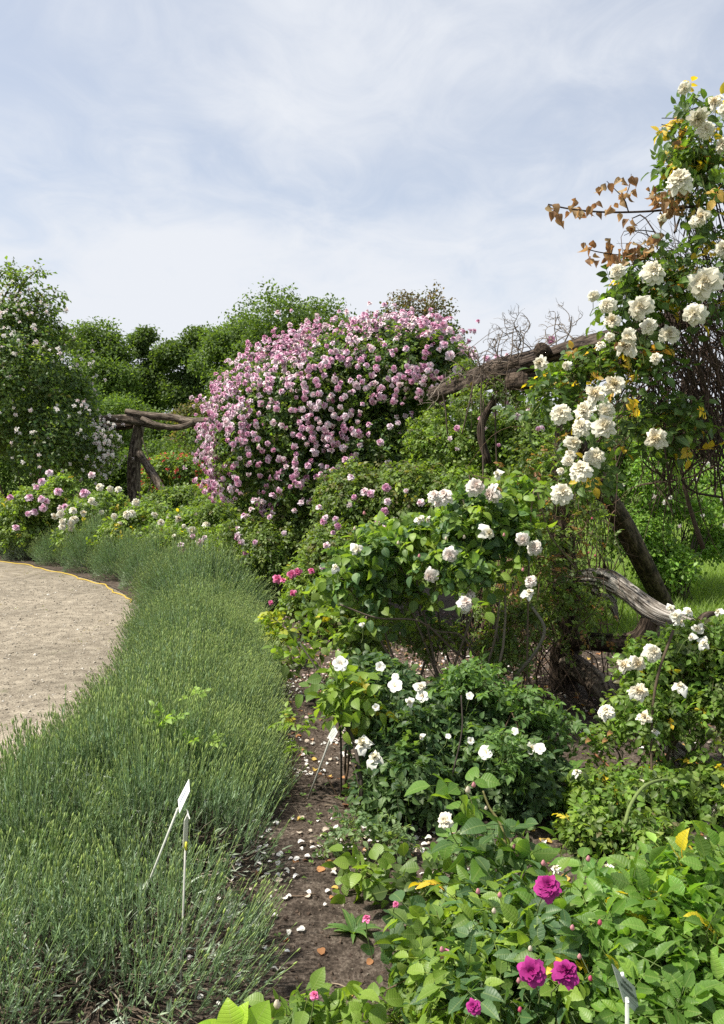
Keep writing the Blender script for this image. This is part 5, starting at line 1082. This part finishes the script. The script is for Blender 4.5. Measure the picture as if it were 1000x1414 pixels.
# yellow-green sprigs poking through the lavender and the broad leaved plant at the bottom edge
root = thing('broad_leaved_seedling', 'yellow green broad leaved seedling at the bottom edge beside the lavender', 'seedling', (G(330, 1414)[0], 1.9, 0)); rs = R(150)
lm = [tmesh(leaflet(.95, .12, .3, 5, .2, wav=.01, rs=R(i)), 'leaf', M_LEAF, c) for i, c in enumerate([(.24, .36, .035), (.30, .40, .04), (.18, .30, .03)])]
for px, py, s, dx, dz in ((322, 1412, .066, -.2, .9), (345, 1412, .07, .6, .8), (303, 1418, .05, -.8, .5), (333, 1405, .05, .1, 1), (292, 1412, .035, -.9, .4), (352, 1425, .055, .9, .3)):
    put(lm[rs.randint(3)], 'leaf', W(px, py + 12, 1.75), frames(np.array([[dx, .1, dz]]), np.array([[rs.normal() * .4, -1, .5]]))[0], s, root)
mb = MB(); mb.tube([np.array([root.location[0], 1.85, 0]), W(325, 1420, 1.76)], .003, 6, (.2, .3, .06)); mb.build('stem', M_TWIG, root)
for lab, lst in (('pale yellow green leafy sprig poking out of the middle of the lavender', [(228, 992, .085), (215, 1002, .06), (233, 1005, .07), (240, 992, .06)]), ('small yellow green sprig rising from the lavender further back', [(270, 963, .06), (262, 962, .04)]),
                 ('yellow green sprig in the lavender right of the paler one', [(272, 1022, .08), (285, 1025, .07), (262, 1020, .05)])):
    D = 3.35; p0 = W(lst[0][0], lst[0][1], D); root = thing('leafy_sprig', lab, 'sprig', (p0[0], D, 0), 'leafy sprigs growing through the lavender')
    for i, (px, py, s) in enumerate(lst):
        pp = W(px, py, D); m = tmesh(CL_7[i % 3], 'leaf', M_LEAF, [(.17, .27, .05), (.21, .31, .055), (.13, .22, .045)][i % 3])
        for q in range(2): put(m, 'leaf', pp, frames(np.array([[rs.normal() * .9, rs.normal() * .5 - .2, .45]]), np.array([[rs.normal() * .4, -.6, .9]]))[0], s * rs.uniform(1.0, 1.4), root)
        mb = MB(); mb.tube(wiggle(np.array([p0[0], D + .03, .2]), pp, rs, 5, .05), .002, 5, (.2, .3, .08)); mb.build('stem', M_TWIG, root)
# weeds and seedlings
def rosette(lab, px, py, n, s, seed, col):
    rs = R(seed); g = G(px, py); g[2] = soil_z(np.array([g[0]]), np.array([g[1]]))[0]; root = thing('weed', lab, 'weed', g, 'weeds on the bare soil')
    t = leaflet(.26, .2, .5, 5, .2, wav=.02, rs=rs); m = [tmesh(t, 'leaf', M_LEAF, np.array(col) * k) for k in (.8, 1.0, 1.25)]
    for i in range(n):
        a = rs.uniform(0, 6.28); e = rs.uniform(.4, 1.3); put(m[rs.randint(3)], 'leaf', g, frames(np.array([[math.cos(a), math.sin(a), e]]), np.array([[-math.cos(a) * .5, -math.sin(a) * .5, 1]]))[0], s * rs.uniform(.6, 1.2), root)
rosette('dandelion like weed on the soil left of the magenta rose bush', 488, 1292, 14, .09, 1, (.06, .12, .03))
rosette('clump of upright weed leaves at the bottom edge under the magenta rose bush', 600, 1400, 16, .12, 2, (.12, .22, .03))
rosette('weed clump between dark bush and right bush', 790, 1075, 14, .14, 3, (.08, .16, .03))
rosette('small weed by the soil edge under the tall shoot', 660, 1330, 9, .07, 4, (.09, .17, .03))
rosette('leafy weed at the foot of the dark post', 752, 1005, 10, .08, 5, (.06, .12, .03))
rs = R(160)
P = scatter_xy(1500, -.45, 2.6, 1.6, 7.5, rs, in_bed); P = P[vnoise(np.column_stack([P * 2.2, P[:, 0] * 0])) > .42]; n = len(P); z = soil_z(P[:, 0], P[:, 1]) + .012
mb = MB(); a = rs.uniform(0, 6.28, n); pos = np.column_stack([P, z])
for k in range(3):
    d = np.column_stack([np.cos(a + k * 2.1), np.sin(a + k * 2.1), np.full(n, .45)]); mb.inst(FAR[k % 2], pos, frames(d, np.column_stack([rs.normal(size=(n, 2)) * .3, np.ones(n)])), rs.uniform(.008, .022, n), np.array([.10, .19, .035]) * rs.uniform(.6, 1.4, (n, 1)))
tag(mb.build('seedlings', M_LEAF), 'tiny green seedlings sprouting over the soil', None, None, 'stuff')

# ------------------------------------------------------------------ plant labels on stakes
def quad_plate(root, c, th, col, name='plate'):
    c = [np.array(q, float) for q in c]; n = norm(np.cross(c[1] - c[0], c[3] - c[0])); 
    if np.dot(n, np.array([0, 0, EYE]) - c[0]) < 0: n = -n
    v = [q + n * th for q in c] + [q - n * th for q in c]; mb = MB(); mb.raw(v, [0,1,2,3, 7,6,5,4, 0,4,5,1, 1,5,6,2, 2,6,7,3, 3,7,4,0], [4]*6, col); mb.build(name, M_PLATE, root, smooth=False); return c, n
def lines(root, c, n, rows, col, th=.0014):
    """printed lines too small to read, running along the plate's long side"""
    mb = MB()
    for a, x0, x1, h in rows:
        P = lambda u, v: c[0] + (c[1] - c[0]) * u + (c[3] - c[0]) * v + n * th
        mb.raw([P(x0, a), P(x1, a), P(x1, a + h), P(x0, a + h)], [0, 1, 2, 3], [4], col)
    mb.build('print', M_INK, root, smooth=False)
def rod(root, a, b, r, col=(.36, .36, .32)):
    mb = MB(); mb.tube([np.array(a), np.array(b)], r, 8, col); mb.build('rod', M_METAL, root)
D = 2.45; a = G(222, 1222); root = thing('plant_label', 'white tilted plant label on a rod, rising from the lavender', 'plant label', (a[0], a[1], 0), 'plant labels')
c, n = quad_plate(root, [W(261, 1076, D), W(246, 1105, D - .03), W(248, 1123, D - .08), W(262, 1093, D - .05)], .0008, (.78, .79, .78))
lines(root, c, n, [(.2, .25, .8, .07), (.4, .2, .85, .07), (.6, .3, .8, .06)], (.16, .2, .3)); rod(root, W(246, 1116, D - .04), G(160, 1317) - np.array([0, 0, .04]), .0035, (.5, .52, .45))
D = 2.22; a = W(247, 1405, D); root = thing('plant_label', 'plant label seen edge on, on a long thin upright rod in front of the lavender', 'plant label', (a[0], D, 0), 'plant labels')
c, n = quad_plate(root, [W(260.5, 1120, D + .05), W(254.5, 1133, D + .01), W(252.5, 1170, D), W(258.5, 1164, D + .06)], .0009, (.55, .55, .48))
rod(root, W(256, 1172, D + .02), (a[0], D, -.05), .0030); mb = MB(); mb.tube([W(257.2, 1163, D), W(256.6, 1174, D)], .0036, 8, (.6, .6, .05)); mb.build('clip', M_HOSE, root)
mb = MB(); mb.tube([W(260, 1128, D + .02), W(258.5, 1118, D + .05), W(262, 1131, D)], .0018, 6, (.75, .75, .7)); mb.build('tie', M_PLATE, root)
D = 3.45; f = G(420, 1110); root = thing('plant_label', 'small white plant label leaning over the petal strewn soil', 'plant label', (f[0], f[1], 0), 'plant labels')
c, n = quad_plate(root, [W(461.5, 1001, D + .04), W(466.5, 1011, D + .02), W(457.3, 1027, D - .04), W(453, 1017, D - .02)], .0008, (.76, .77, .70))
mb = MB()
for k in range(5):
    v = .22 + k * .13; P = lambda u, w: c[0] + (c[1] - c[0]) * u + (c[3] - c[0]) * w + n * .0014
    mb.raw([P(.1, v), P(.75, v), P(.75, v + .045), P(.1, v + .045)], [0, 1, 2, 3], [4], (.3, .34, .3))
mb.build('print', M_INK, root, smooth=False); rod(root, W(455, 1023, D + .03), f - np.array([0, 0, .03]), .0042)
D = 1.62; root = thing('plant_label', 'plant label with its shaded side painted grey green and a dark printed name, among the bottom right leaves', 'plant label', (W(870, 1400, D)[0], D + .05, 0), 'plant labels')
c, n = quad_plate(root, [W(845, 1331, D - .0), W(876.5, 1363, D + .05), W(884, 1403.5, D + .05), W(861.5, 1384, D)], .0009, (.36, .41, .34))  # shade on the plate's visible side is put into its darker grey green
u = norm(c[1] - c[0]); v = norm(np.cross(n, u)); v = v if np.dot(v, c[3] - c[0]) < 0 else -v; Lu = np.linalg.norm(c[1] - c[0]); Lv = np.linalg.norm(c[3] - c[0])
up_ = np.cross(n, u); 
def letter(txt, au, av, size, ln):
    cu = bpy.data.curves.new('lettering', 'FONT'); cu.body = txt; cu.size = size; cu.extrude = .0002; cu.materials.append(M_INK2)
    o = bpy.data.objects.new('tmp', cu); C.objects.link(o); bpy.context.view_layer.update()
    me = bpy.data.meshes.new_from_object(o.evaluated_get(bpy.context.evaluated_depsgraph_get())); bpy.data.objects.remove(o)
    o = bpy.data.objects.new('lettering', me); C.objects.link(o); o.parent = root
    p = c[0] + (c[1] - c[0]) * au + (c[3] - c[0]) * av + n * .0012 - np.array(root.location)
    ux = u if np.dot(np.cross(u, up_), n) > 0 else u
    o.matrix_basis = Matrix([[ux[i], up_[i], n[i], p[i]] for i in range(3)] + [[0, 0, 0, 1]])
M_INK2 = bpy.data.materials.new('ink'); M_INK2.use_nodes = True; M_INK2.node_tree.nodes['Principled BSDF'].inputs['Base Color'].default_value = (.03, .05, .04, 1); M_INK2.node_tree.nodes['Principled BSDF'].inputs['Roughness'].default_value = .6
mb = MB(); rs = R(210)           # the printed name is too blurred to read in the photograph: uneven dark strokes of its two lines
for v0, u0, u1, h_ in ((.16, .34, .72, .11), (.34, .14, .88, .14)):
    q = u0
    while q < u1:
        w_ = rs.uniform(.018, .04); k0 = rs.uniform(0, .25) * h_; P = lambda s, t: c[0] + (c[1] - c[0]) * s + (c[3] - c[0]) * t + n * .0014
        mb.raw([P(q, v0 + k0), P(q + w_, v0 + k0), P(q + w_, v0 + h_), P(q, v0 + h_)], [0, 1, 2, 3], [4], (.02, .035, .03)); q += w_ + rs.uniform(.008, .02)
mb.build('print', M_INK, root, smooth=False)
lines(root, c, n, [(.62, .12, .85, .018), (.72, .3, .85, .018)], (.05, .07, .06))
rod(root, W(866, 1378, D + .0), (W(880, 1430, D)[0], D + .03, -.05), .0045, (.4, .44, .38))
mb = MB(); mb.tube([W(859, 1343, D - .002), W(861, 1350, D - .004)], .0035, 8, (.8, .82, .82)); mb.tube([W(867, 1383, D - .006), W(868, 1385, D - .004)], .0028, 8, (.8, .82, .82)); mb.build('rivet', M_PLATE, root)
print('TRIS built', TRIS, 'objects', len(bpy.data.objects))

# tufts of weeds and dead bits on the gravel
rs = R(170)
P = scatter_xy(900, -5.5, -1.3, 3.0, 12.5, rs, lambda x, y: x < edge_x(EDGE, y) - .03); P = P[vnoise(np.column_stack([P * 1.7, P[:, 0] * 0 + 3])) > .60]
n = len(P); mb = MB(); pos = np.repeat(np.column_stack([P, np.zeros(n)]), 6, 0) + rs.normal(size=(n * 6, 3)) * [.03, .03, 0]; m = n * 6
mb.inst(FAR[0], pos, frames(rs.normal(size=(m, 3)) + [0, 0, .4], np.column_stack([rs.normal(size=(m, 2)) * .4, np.ones(m)])), rs.uniform(.008, .022, m), np.array([(.10, .14, .035), (.20, .15, .08), (.13, .10, .06)])[rs.randint(0, 3, m)])
tag(mb.build('path_weeds', M_LEAF), 'low weeds and dry bits scattered on the gravel', None, None, 'stuff')

root, rs = bush('climbing_rose', 'thin leafy rose shoots draped over the rough log beside the pink climber', 'climbing rose', [B(650, 560, 6.6, 40, 30, .2), B(700, 545, 6.2, 40, 24, .2), B(760, 545, 5.5, 36, 26, .2), B(640, 515, 7.0, 24, 20, .2)], 180, 110, 5, .12, .08, PAL_MID, CL_MID, shell=(.1, 1), gap=.2, ncane=0, base=(1.0, 6.3, 0))
cane_tangle(60, pr(640, 800, 480, 520, 5.7, 6.4), pr(620, 820, 500, 600, 5.7, 6.4), .0035, (.10, .075, .055), rs, root, 20, .22)

root, rs = bush('young_rose', 'low small leaved rose growth on the petal strewn soil under the white rose bush', 'young plant', [B(600, 880, 5.1, 60, 24, .3), B(690, 905, 4.9, 50, 26, .3), B(530, 865, 5.3, 30, 20, .2), B(720, 860, 5.0, 40, 30, .25)], 190, 210, 4, .10, .075, PAL_MID + [((.12, .09, .04), .8)], CL_MID, shell=(.1, 1), gap=.3, gfreq=5, ncane=26, cane_r=.004, cane_col=(.13, .10, .07))

# twigs and straw lying on the soil
rs = R(200); P = scatter_xy(520, -.5, 3.0, 1.8, 7.0, rs, in_bed); mb = MB()
for x, y in P:
    z = soil_z(np.array([x]), np.array([y]))[0] + .006; a_ = rs.uniform(0, 6.28); L_ = rs.uniform(.03, .14); e = np.array([x + math.cos(a_) * L_, y + math.sin(a_) * L_, 0]); e[2] = soil_z(e[:1], e[1:2])[0] + .008
    mb.tube(wiggle(np.array([x, y, z]), e, rs, 4, .12), rs.uniform(.0008, .0024), 4, np.array([(.14, .10, .07), (.26, .21, .15), (.07, .05, .035)][rs.randint(3)]))
tag(mb.build('twig_litter', M_TWIG), 'small dry twigs and straw lying on the soil', None, None, 'stuff')
